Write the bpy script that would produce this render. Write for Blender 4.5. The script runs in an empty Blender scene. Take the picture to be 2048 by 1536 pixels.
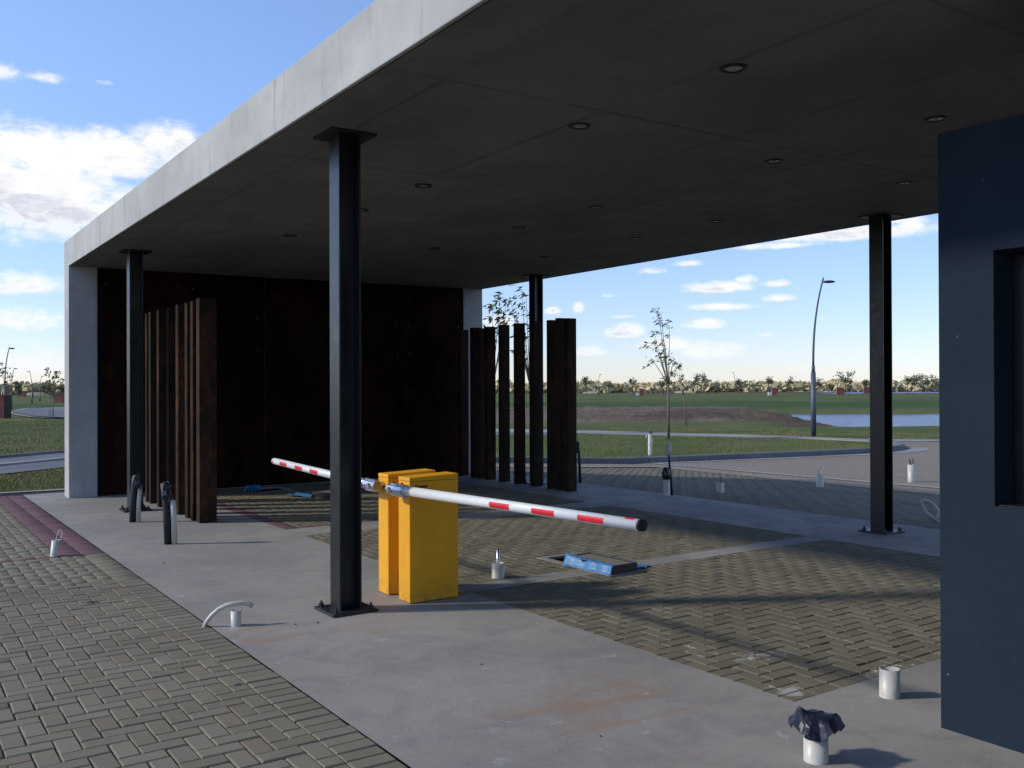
import bpy, bmesh, math, random
import numpy as np
from mathutils import Vector, Matrix

random.seed(7)
rng = np.random.default_rng(7)
PI = math.pi
sc = bpy.context.scene
col = sc.collection

# ------------------------------------------------------------------ camera
# X runs across the gate lane, Y along the slab, Z up; metres
YAW, PITCH, ROLL = math.radians(34.45), math.radians(0.265), math.radians(0.2)
F0 = Vector((math.sin(YAW), math.cos(YAW), 0)); R0 = Vector((math.cos(YAW), -math.sin(YAW), 0)); U0 = Vector((0, 0, 1))
Fw = F0*math.cos(PITCH) + U0*math.sin(PITCH)
Uw = U0*math.cos(PITCH) - F0*math.sin(PITCH)
Rc = R0*math.cos(ROLL) - Uw*math.sin(ROLL)
Uc = Uw*math.cos(ROLL) + R0*math.sin(ROLL)
cam = bpy.data.cameras.new('camera')
cam.sensor_width = 36; cam.lens = 36*1860/2048
cam.clip_start = 0.05; cam.clip_end = 6000
camo = bpy.data.objects.new('camera', cam); col.objects.link(camo)
camo.matrix_world = Matrix(((Rc.x, Uc.x, -Fw.x, 0), (Rc.y, Uc.y, -Fw.y, 0), (Rc.z, Uc.z, -Fw.z, 1.6), (0, 0, 0, 1)))
sc.camera = camo

# ------------------------------------------------------------------ light
SUN_EL = math.radians(31.5); SUN_AZ = math.radians(-61.2)      # azimuth from +Y towards +X
SKY_STRENGTH = 0.15
SUN_STRENGTH = 2.0
EXPOSURE = 0.78
vs = sc.view_settings
sc.display_settings.display_device = 'sRGB'
vs.view_transform = 'Standard'; vs.look = 'None'; vs.gamma = 1; vs.use_curve_mapping = False
vs.exposure = EXPOSURE

sun = bpy.data.lights.new('sun', 'SUN'); sun.energy = SUN_STRENGTH; sun.angle = math.radians(4.0); sun.color = (1.0, 0.93, 0.82)
suno = bpy.data.objects.new('sun', sun); col.objects.link(suno)
to_sun = Vector((math.sin(SUN_AZ)*math.cos(SUN_EL), math.cos(SUN_AZ)*math.cos(SUN_EL), math.sin(SUN_EL)))
suno.rotation_euler = to_sun.to_track_quat('Z', 'Y').to_euler()
suno.location = to_sun*60

world = bpy.data.worlds.new('World'); sc.world = world; world.use_nodes = True


class NT:
    """small helper to write node trees as expressions"""
    def __init__(s, tree):
        s.t = tree; s.n = tree.nodes; s.l = tree.links; s.n.clear()
    def new(s, typ, **kw):
        n = s.n.new(typ)
        for k, v in kw.items(): setattr(n, k, v)
        return n
    def put(s, sock, v):
        if isinstance(v, bpy.types.NodeSocket): s.l.new(v, sock)
        elif v is not None: sock.default_value = v
    def m(s, op, a, b=None, c=None, clamp=False):
        n = s.new('ShaderNodeMath', operation=op, use_clamp=clamp)
        for i, v in enumerate((a, b, c)): s.put(n.inputs[i], v)
        return n.outputs[0]
    def mix(s, f, a, b):
        n = s.new('ShaderNodeMix', data_type='RGBA'); s.put(n.inputs[0], f)
        for i, v in ((6, a), (7, b)):
            s.put(n.inputs[i], v if isinstance(v, bpy.types.NodeSocket) else (*v, 1))
        return n.outputs[2]
    def noise(s, vec, scale, detail=4, rough=0.55, dist=0.0):
        n = s.new('ShaderNodeTexNoise'); s.put(n.inputs['Vector'], vec)
        n.inputs['Scale'].default_value = scale; n.inputs['Detail'].default_value = detail
        n.inputs['Roughness'].default_value = rough; n.inputs['Distortion'].default_value = dist
        return n.outputs['Fac']
    def ramp(s, v, a, b, lo=0.0, hi=1.0, smooth=True):
        n = s.new('ShaderNodeMapRange'); n.interpolation_type = 'SMOOTHSTEP' if smooth else 'LINEAR'
        s.put(n.inputs[0], v); n.inputs[1].default_value = a; n.inputs[2].default_value = b
        n.inputs[3].default_value = lo; n.inputs[4].default_value = hi
        return n.outputs[0]
    def mapping(s, vec, scale=(1, 1, 1), loc=(0, 0, 0), rot=(0, 0, 0)):
        n = s.new('ShaderNodeMapping'); s.put(n.inputs[0], vec)
        n.inputs[1].default_value = loc; n.inputs[2].default_value = rot; n.inputs[3].default_value = scale
        return n.outputs[0]


w = NT(world.node_tree)
sky = w.new('ShaderNodeTexSky', sky_type='NISHITA')
sky.sun_disc = False; sky.sun_elevation = SUN_EL; sky.sun_rotation = SUN_AZ
sky.altitude = 20; sky.air_density = 1.0; sky.dust_density = 0.15; sky.ozone_density = 1.4
tc = w.new('ShaderNodeTexCoord')
dirv = tc.outputs['Generated']
sep = w.new('ShaderNodeSeparateXYZ'); w.put(sep.inputs[0], dirv)
az = w.m('ARCTAN2', sep.outputs[0], sep.outputs[1]); el = w.m('ARCSINE', sep.outputs[2])
CLOUDS = [(0.1233, 0.222, 0.0699, 0.033, 1.1), (0.1845, 0.2298, 0.0753, 0.026, 1.1), (0.2469, 0.2444, 0.043, 0.0226, 1), (0.1447, 0.1814, 0.0806, 0.0387, 1.15),
 (0.1065, 0.19, 0.0538, 0.05, 1.1), (0.1867, 0.1776, 0.0242, 0.0242, 0.7), (0.098, 0.290, 0.026, 0.014, 0.8), (0.1371, 0.2915, 0.0255, 0.0095, 0.8),
 (0.1878, 0.2942, 0.0125, 0.0055, 0.62), (0.1126, 0.0985, 0.0484, 0.0172, 0.85), (0.1232, 0.0644, 0.0806, 0.0194, 0.85), (0.1147, 0.0285, 0.086, 0.0215, 0.7),
 (0.9458, 0.1529, 0.1022, 0.0129, 1.05), (0.88, 0.1452, 0.0591, 0.0065, 0.85), (1.0064, 0.1578, 0.0183, 0.0161, 0.95), (0.9881, 0.1649, 0.0323, 0.0108, 0.9),
 (0.7507, 0.1231, 0.0215, 0.0059, 0.85), (0.7883, 0.13, 0.0183, 0.0054, 0.85), (0.8217, 0.1036, 0.0419, 0.0091, 1.05), (0.8498, 0.1116, 0.0161, 0.0081, 0.9),
 (0.8763, 0.1066, 0.0194, 0.0065, 0.85), (0.8217, 0.0839, 0.043, 0.0065, 0.9), (0.8822, 0.0911, 0.0226, 0.0065, 0.75), (0.7224, 0.0591, 0.0226, 0.0108, 1.2),
 (0.8062, 0.0659, 0.0247, 0.0086, 1.1), (0.7645, 0.0443, 0.0376, 0.0120, 0.95), (0.8138, 0.0369, 0.043, 0.0150, 0.95), (0.6877, 0.038, 0.0269, 0.0085, 0.8),
 (0.6735, 0.0846, 0.0086, 0.0097, 1), (0.7066, 0.0981, 0.0161, 0.0043, 0.65), (0.7172, 0.0756, 0.0194, 0.0038, 0.75), (0.6451, 0.0827, 0.0118, 0.0065, 0.9),
 (0.5886, 0.0707, 0.0242, 0.0118, 1), (0.9016, 0.0188, 0.0323, 0.0097, 0.45), (0.8671, 0.0543, 0.014, 0.0043, 0.7), (0.9238, 0.0685, 0.0129, 0.0075, 0.5), (0.969, 0.0672, 0.0215, 0.0048, 0.4)]
cover = None; lift = None
for a0, e0, sa, se, amp in CLOUDS:
    x = w.m('MULTIPLY', w.m('SUBTRACT', az, a0), 1/sa); y = w.m('MULTIPLY', w.m('SUBTRACT', el, e0), 1/se)
    yb = w.m('MAXIMUM', y, w.m('MULTIPLY', y, -1.7)) if se < 0.02 else y      # small cumulus have flat bases
    r2 = w.m('MULTIPLY_ADD', x, x, w.m('MULTIPLY', yb, yb))
    g = w.m('MULTIPLY', w.m('EXPONENT', w.m('MULTIPLY', r2, -0.95)), amp)
    cover = g if cover is None else w.m('MAXIMUM', cover, g)
    gl = w.m('MULTIPLY', g, y)
    lift = gl if lift is None else w.m('ADD', lift, gl)
flat = w.mapping(dirv, scale=(1, 1, 2.0))
n1 = w.m('MULTIPLY_ADD', w.noise(flat, 14, 9, 0.62, 0.5), 0.4, w.m('MULTIPLY_ADD', w.noise(flat, 40, 7, 0.6, 0.4), 0.36, w.m('MULTIPLY', w.noise(flat, 100, 6, 0.62, 0.5), 0.26)))
n2 = w.noise(flat, 3.2, 6, 0.55, 0.3)
n3 = w.noise(w.mapping(dirv, scale=(1, 1, 3.0), loc=(3, 1, 2)), 9, 6, 0.6, 0.2)
# the same kind of scattered cumulus carries on round the rest of the sky
away = w.ramp(w.m('ABSOLUTE', w.m('SUBTRACT', az, 0.6)), 0.62, 0.8)
high = w.ramp(el, 0.42, 0.6)
outside = w.m('MAXIMUM', away, high)
band = w.ramp(el, 0.0, 0.08)
generic = w.m('MULTIPLY', w.m('MULTIPLY', w.ramp(n2, 0.52, 0.66), outside), band)
cover = w.m('MAXIMUM', cover, generic)
dens = w.m('MULTIPLY_ADD', w.m('MULTIPLY', w.m('SUBTRACT', n1, 0.5), 3.4), w.m('MULTIPLY_ADD', cover, 0.85, 0.12, clamp=True), cover)
alpha = w.ramp(dens, 0.32, 1.0)
# the thin high veil near the horizon on the sun side
thick = w.ramp(dens, 0.75, 1.15)
grey = w.m('MULTIPLY', thick, w.ramp(w.m('ADD', n3, w.m('MULTIPLY', lift, -0.12)), 0.44, 0.60))
cloud_col = w.mix(grey, (4.0, 4.0, 4.1), (2.7, 2.8, 3.2))
lowfade = w.ramp(el, -0.01, 0.11, 0.55, 1.0)
skycol = w.new('ShaderNodeMix', data_type='RGBA'); skycol.blend_type = 'MULTIPLY'; skycol.inputs[0].default_value = 1
w.put(skycol.inputs[6], sky.outputs[0]); w.put(skycol.inputs[7], w.mix(w.ramp(w.m('ABSOLUTE', el), 0.0, 0.42), (0.48, 0.515, 0.72), (0.68, 0.72, 0.86)))
final = w.mix(w.m('MULTIPLY', alpha, lowfade), skycol.outputs[2], cloud_col)
bg = w.new('ShaderNodeBackground'); w.put(bg.inputs[0], final); bg.inputs[1].default_value = SKY_STRENGTH
wo = w.new('ShaderNodeOutputWorld'); w.put(wo.inputs[0], bg.outputs[0])
world.cycles.sampling_method = 'MANUAL'; world.cycles.sample_map_resolution = 512

# ------------------------------------------------------------------ materials
def material(name, fn, disp=False):
    m = bpy.data.materials.new(name); m.use_nodes = True
    t = NT(m.node_tree)
    b = t.new('ShaderNodeBsdfPrincipled'); o = t.new('ShaderNodeOutputMaterial'); t.put(o.inputs[0], b.outputs[0])
    fn(t, b)
    return m

def pos(t):
    return t.new('ShaderNodeNewGeometry').outputs['Position']

def objc(t):
    return t.new('ShaderNodeTexCoord').outputs['Object']

def bump(t, b, h, strength=0.3, dist=0.01):
    n = t.new('ShaderNodeBump'); n.inputs['Strength'].default_value = strength; n.inputs['Distance'].default_value = dist
    t.put(n.inputs['Height'], h); t.put(b.inputs['Normal'], n.outputs[0])

def rand_island(t):
    a = t.new('ShaderNodeNewGeometry').outputs['Random Per Island']; c = t.new('ShaderNodeObjectInfo').outputs['Random']
    return t.m('FRACT', t.m('ADD', a, c))

def simple(name, colr, rough=0.5, metal=0.0, var=0.12, scale=6.0, bmp=0.0, bscale=60.0, coat=0.0, ior=1.5):
    def fn(t, b):
        p = pos(t)
        n = t.noise(p, scale, 5, 0.6)
        lo = tuple(c*(1-var) for c in colr); hi = tuple(min(1, c*(1+var)) for c in colr)
        t.put(b.inputs['Base Color'], t.mix(t.ramp(n, 0.3, 0.7), lo, hi))
        t.put(b.inputs['Roughness'], t.ramp(t.noise(p, scale*3, 3), 0.2, 0.8, max(0.02, rough-0.06), min(1, rough+0.06)))
        b.inputs['Metallic'].default_value = metal; b.inputs['Coat Weight'].default_value = coat; b.inputs['IOR'].default_value = ior
        if bmp: bump(t, b, t.noise(p, bscale, 4), bmp, 0.004)
    return material(name, fn)

def floor_concrete(t, b):
    p = pos(t)
    big = t.noise(p, 0.55, 5, 0.6, 0.3); mid = t.noise(p, 2.6, 7, 0.65, 0.5); fine = t.noise(p, 34, 5, 0.7)
    c = t.mix(t.ramp(big, 0.34, 0.66), (0.200, 0.190, 0.172), (0.268, 0.251, 0.222))
    c = t.mix(t.ramp(mid, 0.44, 0.66, 0, 0.6), c, (0.163, 0.160, 0.156))
    c = t.mix(t.ramp(fine, 0.42, 0.75, 0, 0.35), c, (0.29, 0.29, 0.285))
    # smears of soil tracked over the slab, drawn out along the trowelling
    sm = t.noise(t.mapping(p, scale=(0.6, 2.8, 1), rot=(0, 0, math.radians(24))), 1.9, 8, 0.68, 0.5)
    sepn = t.new('ShaderNodeSeparateXYZ'); t.put(sepn.inputs[0], p)
    spots = None
    for (x0, y0, sx, sy, a) in ((2.93, 3.68, 0.34, 0.40, 0.25), (2.68, 3.76, 0.24, 0.32, 0.20), (3.30, 3.65, 0.30, 0.36, 0.25), (2.72, 5.62, 0.20, 0.22, 0.22), (3.05, 5.6, 0.3, 0.2, 0.13), (2.15, 5.95, 0.25, 0.25, 0.14), (2.1, 7.9, 0.4, 0.5, 0.14), (2.95, 2.7, 0.4, 0.3, 0.18)):
        x = t.m('MULTIPLY', t.m('SUBTRACT', sepn.outputs[0], x0), 1/sx); y = t.m('MULTIPLY', t.m('SUBTRACT', sepn.outputs[1], y0), 1/sy)
        g = t.m('MULTIPLY', t.m('EXPONENT', t.m('MULTIPLY', t.m('MULTIPLY_ADD', x, x, t.m('MULTIPLY', y, y)), -1.0)), a)
        spots = g if spots is None else t.m('MAXIMUM', spots, g)
    soil = t.ramp(t.m('ADD', sm, spots), 0.60, 0.80, 0, 0.72)
    c = t.mix(soil, c, (0.25, 0.17, 0.115))
    # splashes of cement slurry
    sp = t.noise(t.mapping(p, scale=(1, 1.5, 1), loc=(4, 2, 0)), 3.4, 9, 0.72, 0.8)
    c = t.mix(t.ramp(sp, 0.60, 0.67, 0, 0.5), c, (0.38, 0.39, 0.41))
    t.put(b.inputs['Base Color'], c); t.put(b.inputs['Roughness'], t.ramp(mid, 0.3, 0.7, 0.7, 0.95))
    b.inputs['Specular IOR Level'].default_value = 0.3
    bump(t, b, t.m('ADD', fine, t.m('MULTIPLY', mid, 2)), 0.25, 0.006)

def wall_concrete(base, streak, joints=False):
    def fn(t, b):
        p = pos(t)
        big = t.noise(p, 0.9, 6, 0.62, 0.4)
        st = t.noise(t.mapping(p, scale=(5, 5, 0.35)), 1.6, 7, 0.62, 0.3)
        fine = t.noise(p, 30, 6, 0.7); mid = t.noise(p, 5, 6, 0.65)
        c = t.mix(t.ramp(big, 0.35, 0.68), tuple(x*0.86 for x in base), tuple(x*1.1 for x in base))
        c = t.mix(t.ramp(st, 0.54, 0.76, 0, streak), c, tuple(x*0.52 for x in base))
        c = t.mix(t.ramp(mid, 0.5, 0.75, 0, 0.4), c, tuple(x*0.8 for x in base))
        # small blow holes of cast concrete
        v = t.new('ShaderNodeTexVoronoi'); t.put(v.inputs['Vector'], p); v.inputs['Scale'].default_value = 9
        hole = t.m('MULTIPLY', t.ramp(v.outputs['Distance'], 0.05, 0.085, 1, 0), t.ramp(t.noise(p, 2.3, 3), 0.52, 0.6))
        c = t.mix(t.m('MULTIPLY', hole, 0.5), c, tuple(x*0.4 for x in base))
        rnd = t.new('ShaderNodeObjectInfo').outputs['Random']
        c = t.mix(t.m('MULTIPLY', rnd, 0.09), c, tuple(x*0.45 for x in base))
        if joints:                                   # grout bled out along the formwork joints
            sx = t.new('ShaderNodeSeparateXYZ'); t.put(sx.inputs[0], p)
            def near(v, o, per):
                f_ = t.m('FRACT', t.m('ADD', t.m('MULTIPLY', t.m('SUBTRACT', v, o), 1/per), 0.5)); return t.m('MULTIPLY', t.m('ABSOLUTE', t.m('SUBTRACT', f_, 0.5)), per)
            dj = t.m('MINIMUM', near(sx.outputs[0], 2.80, 1.22), near(sx.outputs[1], 2.52, 2.25))
            jn = t.m('ADD', dj, t.m('MULTIPLY', t.m('SUBTRACT', t.noise(p, 6, 5, 0.6), 0.5), 0.05))
            c = t.mix(t.m('MULTIPLY', t.ramp(jn, 0.0, 0.045, 1, 0), t.ramp(t.noise(p, 0.8, 4), 0.36, 0.6, 0.1, 0.5)), c, tuple(x*0.5 for x in base))
            c = t.mix(t.ramp(t.noise(t.mapping(p, scale=(1, .6, 1)), 1.1, 7, 0.68, 0.8), 0.45, 0.68, 0, 0.5), c, tuple(x*0.6 for x in base))
        t.put(b.inputs['Base Color'], c); b.inputs['Roughness'].default_value = 0.88
        b.inputs['Specular IOR Level'].default_value = 0.3
        bump(t, b, t.m('ADD', t.m('MULTIPLY', fine, 0.4), t.m('ADD', mid, t.m('MULTIPLY', hole, -2))), 0.25, 0.006)
    return fn

def rust(dark, light, cover_a=0.35, cover_b=0.7, spec=0.2):
    def fn(t, b):
        p = pos(t)
        rnd = t.new('ShaderNodeObjectInfo').outputs['Random']
        off = t.new('ShaderNodeCombineXYZ'); t.put(off.inputs[0], t.m('MULTIPLY', rnd, 40)); t.put(off.inputs[2], t.m('MULTIPLY', rnd, 17))
        va = t.new('ShaderNodeVectorMath', operation='ADD'); t.put(va.inputs[0], p); t.put(va.inputs[1], off.outputs[0])
        q = va.outputs[0]
        big = t.noise(t.mapping(q, scale=(1, 1, 0.5)), 1.7, 7, 0.68, 0.6); mid = t.noise(q, 9, 7, 0.7); fine = t.noise(q, 90, 4, 0.7)
        run = t.noise(t.mapping(q, scale=(9, 9, 0.5)), 2.0, 5, 0.6)
        c = t.mix(t.ramp(t.m('ADD', t.m('MULTIPLY', big, 0.65), t.m('MULTIPLY', mid, 0.35)), cover_a, cover_b), dark, light)
        if spec > .09: c = t.mix(t.m('MULTIPLY', t.m('FRACT', t.m('MULTIPLY', rnd, 5.7)), 0.3), c, (0.05, 0.043, 0.039))
        c = t.mix(t.ramp(run, 0.56, 0.76, 0, 0.5), c, tuple(x*0.35 for x in dark))
        c = t.mix(t.ramp(fine, 0.55, 0.85, 0, 0.35), c, tuple(x*1.5 for x in light))
        t.put(b.inputs['Base Color'], c)
        t.put(b.inputs['Roughness'], t.ramp(mid, 0.3, 0.7, 0.68, 0.92))
        b.inputs['Specular IOR Level'].default_value = spec
        bump(t, b, t.m('ADD', mid, t.m('MULTIPLY', fine, 0.5)), 0.3, 0.004)
    return fn

def paver_mat(base, alt, warm, splashed=False):
    def fn(t, b):
        p = pos(t); r = rand_island(t)
        r2 = t.m('FRACT', t.m('MULTIPLY', r, 7.31))
        fine = t.noise(p, 60, 5, 0.75); mid = t.noise(p, 7, 5, 0.6); big = t.noise(p, 0.7, 5, 0.6)
        c = t.mix(r, base, alt)
        c = t.mix(t.ramp(r2, 0.78, 1.0, 0, 0.5), c, warm)
        c = t.mix(t.ramp(big, 0.45, 0.68, 0, 0.45), c, tuple(x*0.72 for x in base))
        c = t.mix(t.ramp(mid, 0.5, 0.8, 0, 0.35), c, tuple(x*1.22 for x in base))
        c = t.mix(t.ramp(fine, 0.5, 0.8, 0, 0.45), c, tuple(x*0.55 for x in base))
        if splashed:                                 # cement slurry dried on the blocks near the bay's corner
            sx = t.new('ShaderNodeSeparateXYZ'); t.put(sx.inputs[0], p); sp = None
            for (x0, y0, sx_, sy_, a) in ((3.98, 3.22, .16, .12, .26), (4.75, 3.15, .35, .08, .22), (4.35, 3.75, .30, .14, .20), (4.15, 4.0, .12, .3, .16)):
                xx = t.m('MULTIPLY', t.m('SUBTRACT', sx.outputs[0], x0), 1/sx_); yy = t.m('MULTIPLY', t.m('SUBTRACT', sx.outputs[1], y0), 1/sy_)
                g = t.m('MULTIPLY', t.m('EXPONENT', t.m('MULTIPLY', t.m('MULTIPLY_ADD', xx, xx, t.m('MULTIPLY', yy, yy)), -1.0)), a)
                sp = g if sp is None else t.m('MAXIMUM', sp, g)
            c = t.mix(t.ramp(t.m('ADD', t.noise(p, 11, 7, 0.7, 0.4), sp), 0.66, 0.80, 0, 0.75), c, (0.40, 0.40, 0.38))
        t.put(b.inputs['Base Color'], c); b.inputs['Roughness'].default_value = 0.9
        b.inputs['Specular IOR Level'].default_value = 0.25
        bump(t, b, t.m('ADD', fine, mid), 0.35, 0.004)
    return fn

def yellow_paint(t, b):
    p = pos(t)
    sepn = t.new('ShaderNodeSeparateXYZ'); t.put(sepn.inputs[0], p)
    dirt = t.m('MULTIPLY', t.ramp(sepn.outputs[2], 0.0, 0.22, 1, 0), t.ramp(t.noise(p, 14, 6, 0.7), 0.4, 0.7))
    c = t.mix(t.ramp(t.noise(p, 3, 5), 0.3, 0.7), (0.70, 0.32, 0.006), (0.78, 0.365, 0.008))
    c = t.mix(t.m('MULTIPLY', dirt, 0.6), c, (0.23, 0.13, 0.05))
    t.put(b.inputs['Base Color'], c); t.put(b.inputs['Roughness'], t.ramp(t.noise(p, 25, 4), 0.3, 0.7, 0.38, 0.55))
    bump(t, b, t.noise(p, 260, 2), 0.12, 0.001)

def pvc(t, b):
    p = pos(t)
    n = t.noise(p, 18, 6, 0.7)
    c = t.mix(t.ramp(n, 0.5, 0.75, 0, 0.55), (0.47, 0.46, 0.41), (0.27, 0.245, 0.20))
    t.put(b.inputs['Base Color'], c); b.inputs['Roughness'].default_value = 0.42
    bump(t, b, n, 0.1, 0.002)

def booth_paint(t, b):
    p = pos(t)
    n = t.noise(p, 110, 3, 0.6); big = t.noise(p, 1.4, 6, 0.6)
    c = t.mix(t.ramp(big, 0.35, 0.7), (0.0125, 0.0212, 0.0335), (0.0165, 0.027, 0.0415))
    chip = t.ramp(t.noise(p, 26, 2, 0.5), 0.765, 0.78)
    c = t.mix(t.m('MULTIPLY', chip, 0.5), c, (0.2, 0.21, 0.22))
    c = t.mix(t.ramp(n, 0.4, 0.8, 0, 0.3), c, (0.027, 0.037, 0.049))
    t.put(b.inputs['Base Color'], c); b.inputs['Roughness'].default_value = 0.9; b.inputs['Specular IOR Level'].default_value = 0.12
    bump(t, b, n, 0.5, 0.003)

def grass_ground(t, b):
    p = pos(t)
    big = t.noise(p, 0.05, 6, 0.6, 0.5); mid = t.noise(p, 0.5, 6, 0.65, 0.4); fine = t.noise(p, 9, 6, 0.75)
    c = t.mix(t.ramp(big, 0.38, 0.62), (0.062, 0.094, 0.028), (0.115, 0.125, 0.046))
    c = t.mix(t.ramp(mid, 0.5, 0.72, 0, 0.6), c, (0.165, 0.145, 0.07))
    sx = t.new('ShaderNodeSeparateXYZ'); t.put(sx.inputs[0], p)
    dd = t.m('ADD', t.m('MULTIPLY_ADD', sx.outputs[0], math.sin(YAW), t.m('MULTIPLY', sx.outputs[1], math.cos(YAW))), t.m('MULTIPLY', t.m('SUBTRACT', big, 0.5), 30))
    lush = t.m('MULTIPLY', t.ramp(dd, 78, 86), t.ramp(dd, 100, 125, 1, 0))
    c = t.mix(t.m('MULTIPLY', lush, 0.75), c, (0.035, 0.078, 0.022))
    c = t.mix(t.ramp(fine, 0.4, 0.75, 0, 0.4), c, (0.052, 0.076, 0.024))
    t.put(b.inputs['Base Color'], c); b.inputs['Roughness'].default_value = 0.95; b.inputs['Specular IOR Level'].default_value = 0.1
    bump(t, b, t.m('ADD', fine, t.m('MULTIPLY', mid, 2)), 0.8, 0.06)

def dirt_mat(a, c2):
    def fn(t, b):
        p = pos(t)
        big = t.noise(t.mapping(p, rot=(0, 0, YAW), scale=(0.5, 1.6, 1)), 0.22, 7, 0.65, 0.6); mid = t.noise(p, 1.4, 7, 0.7, 0.4); fine = t.noise(p, 12, 6, 0.75)
        c = t.mix(t.ramp(big, 0.36, 0.66), a, c2)
        c = t.mix(t.ramp(mid, 0.52, 0.75, 0, 0.5), c, tuple(x*0.55 for x in a))
        c = t.mix(t.ramp(t.noise(p, 0.16, 5, 0.6), 0.56, 0.68, 0, 0.6), c, (0.10, 0.11, 0.05))
        t.put(b.inputs['Base Color'], c); b.inputs['Roughness'].default_value = 0.95; b.inputs['Specular IOR Level'].default_value = 0.1
        bump(t, b, t.m('ADD', fine, t.m('MULTIPLY', mid, 3)), 0.9, 0.08)
    return fn

def asphalt_mat(base):
    def fn(t, b):
        p = pos(t)
        fine = t.noise(p, 70, 4, 0.8); big = t.noise(p, 0.5, 6, 0.6, 0.3)
        c = t.mix(t.ramp(big, 0.35, 0.7), tuple(x*0.85 for x in base), tuple(x*1.2 for x in base))
        c = t.mix(t.ramp(fine, 0.45, 0.8, 0, 0.4), c, tuple(x*1.5 for x in base))
        t.put(b.inputs['Base Color'], c); b.inputs['Roughness'].default_value = 0.9; b.inputs['Specular IOR Level'].default_value = 0.25
        bump(t, b, fine, 0.4, 0.005)
    return fn

def block_road(t, b):                                  # forecourt blocks too far off to be picked apart
    p = pos(t)
    br = t.new('ShaderNodeTexBrick'); t.put(br.inputs['Vector'], p)
    br.inputs['Scale'].default_value = 1; br.inputs['Brick Width'].default_value = 0.2; br.inputs['Row Height'].default_value = 0.1
    br.inputs['Mortar Size'].default_value = 0.006
    br.inputs['Color1'].default_value = (0.235, 0.195, 0.145, 1); br.inputs['Color2'].default_value = (0.20, 0.168, 0.128, 1); br.inputs['Mortar'].default_value = (0.075, 0.068, 0.058, 1)
    big = t.noise(p, 0.35, 6, 0.6, 0.4)
    c = t.mix(t.ramp(big, 0.4, 0.66, 0, 0.5), br.outputs['Color'], (0.205, 0.185, 0.16))
    t.put(b.inputs['Base Color'], c); b.inputs['Roughness'].default_value = 0.9; b.inputs['Specular IOR Level'].default_value = 0.25
    bump(t, b, t.m('MULTIPLY', br.outputs['Fac'], -1), 0.3, 0.004)

def water_mat(t, b):
    p = pos(t)
    q = t.mapping(p, rot=(0, 0, YAW), scale=(0.8, 2.0, 1))
    a = t.noise(q, 1.6, 5, 0.6, 0.3); c = t.noise(q, 6.0, 4, 0.6)
    b.inputs['Base Color'].default_value = (0.03, 0.065, 0.20, 1); b.inputs['Roughness'].default_value = 0.18; b.inputs['IOR'].default_value = 1.33
    bump(t, b, t.m('ADD', a, t.m('MULTIPLY', c, 0.35)), 1.0, 0.35)

def leaf_mat(cols):
    def fn(t, b):
        r = t.new('ShaderNodeNewGeometry').outputs['Random Per Island']; p = pos(t)
        c = t.mix(r, cols[0], cols[1])
        c = t.mix(t.ramp(t.noise(p, cols[3] if len(cols) > 3 else 0.5, 4, 0.6), 0.42, 0.62), c, cols[2])
        t.put(b.inputs['Base Color'], c); b.inputs['Roughness'].default_value = 0.7; b.inputs['Specular IOR Level'].default_value = 0.2
        b.inputs['Transmission Weight'].default_value = 0.0
    return material('leaves', fn)

M = {}
M['floor'] = material('apron_concrete', floor_concrete)
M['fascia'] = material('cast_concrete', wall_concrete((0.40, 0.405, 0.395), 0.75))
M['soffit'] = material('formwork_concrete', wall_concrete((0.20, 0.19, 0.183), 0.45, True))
M['corten'] = material('weathered_steel', rust((0.008, 0.0036, 0.0026), (0.050, 0.0145, 0.0065), 0.44, 0.74, 0.06))
M['fin_rust'] = material('rusted_plate', rust((0.0105, 0.0056, 0.004), (0.120, 0.046, 0.0155), 0.42, 0.76, 0.10))
M['paver'] = material('concrete_paver', paver_mat((0.148, 0.135, 0.098), (0.184, 0.169, 0.128), (0.172, 0.135, 0.098)))
M['paver_shaded'] = material('shaded_concrete_paver', paver_mat((0.122, 0.110, 0.074), (0.160, 0.145, 0.102), (0.138, 0.110, 0.076), True))  # darker copy of the paver tones: the canopy's shade put into the colour
M['paver_red'] = material('purple_red_paver', paver_mat((0.12, 0.062, 0.073), (0.15, 0.083, 0.094), (0.14, 0.085, 0.08)))
M['sand'] = material('joint_sand', dirt_mat((0.06, 0.054, 0.042), (0.08, 0.072, 0.055)))
M['yellow'] = material('yellow_powder_coat', yellow_paint)
M['black_steel'] = simple('black_satin_paint', (0.008, 0.010, 0.013), 0.33, 0, 0.2, 4, 0.04, 30)
M['dark_plate'] = simple('dark_painted_plate', (0.014, 0.016, 0.02), 0.42, 0, 0.25, 8, 0.06, 40)
M['pvc'] = material('white_pvc', pvc)
M['white_paint'] = simple('white_enamel', (0.66, 0.68, 0.68), 0.32, 0, 0.04, 10)
M['red'] = simple('red_reflective_film', (0.55, 0.012, 0.022), 0.4, 0, 0.1, 20)
M['galv'] = simple('galvanised_metal', (0.52, 0.54, 0.57), 0.32, 0.9, 0.2, 30)
M['rubber'] = simple('black_rubber', (0.012, 0.012, 0.014), 0.6, 0, 0.2, 20, 0.1, 60)
M['black_tape'] = simple('black_tape', (0.012, 0.013, 0.022), 0.3, 0, 0.3, 30, 0.3, 40)
M['bag'] = simple('black_plastic_bag', (0.012, 0.013, 0.026), 0.42, 0, 0.3, 20, 0.1, 60)
M['blue_plastic'] = simple('blue_plastic_sheet', (0.035, 0.16, 0.36), 0.5, 0, 0.15, 12, 0.15, 30)
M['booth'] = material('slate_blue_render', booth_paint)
M['dark_frame'] = simple('dark_window_frame', (0.010, 0.010, 0.013), 0.4)
M['glass'] = simple('dark_tinted_glass', (0.004, 0.004, 0.005), 0.05, 0, 0.1, 3)
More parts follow.
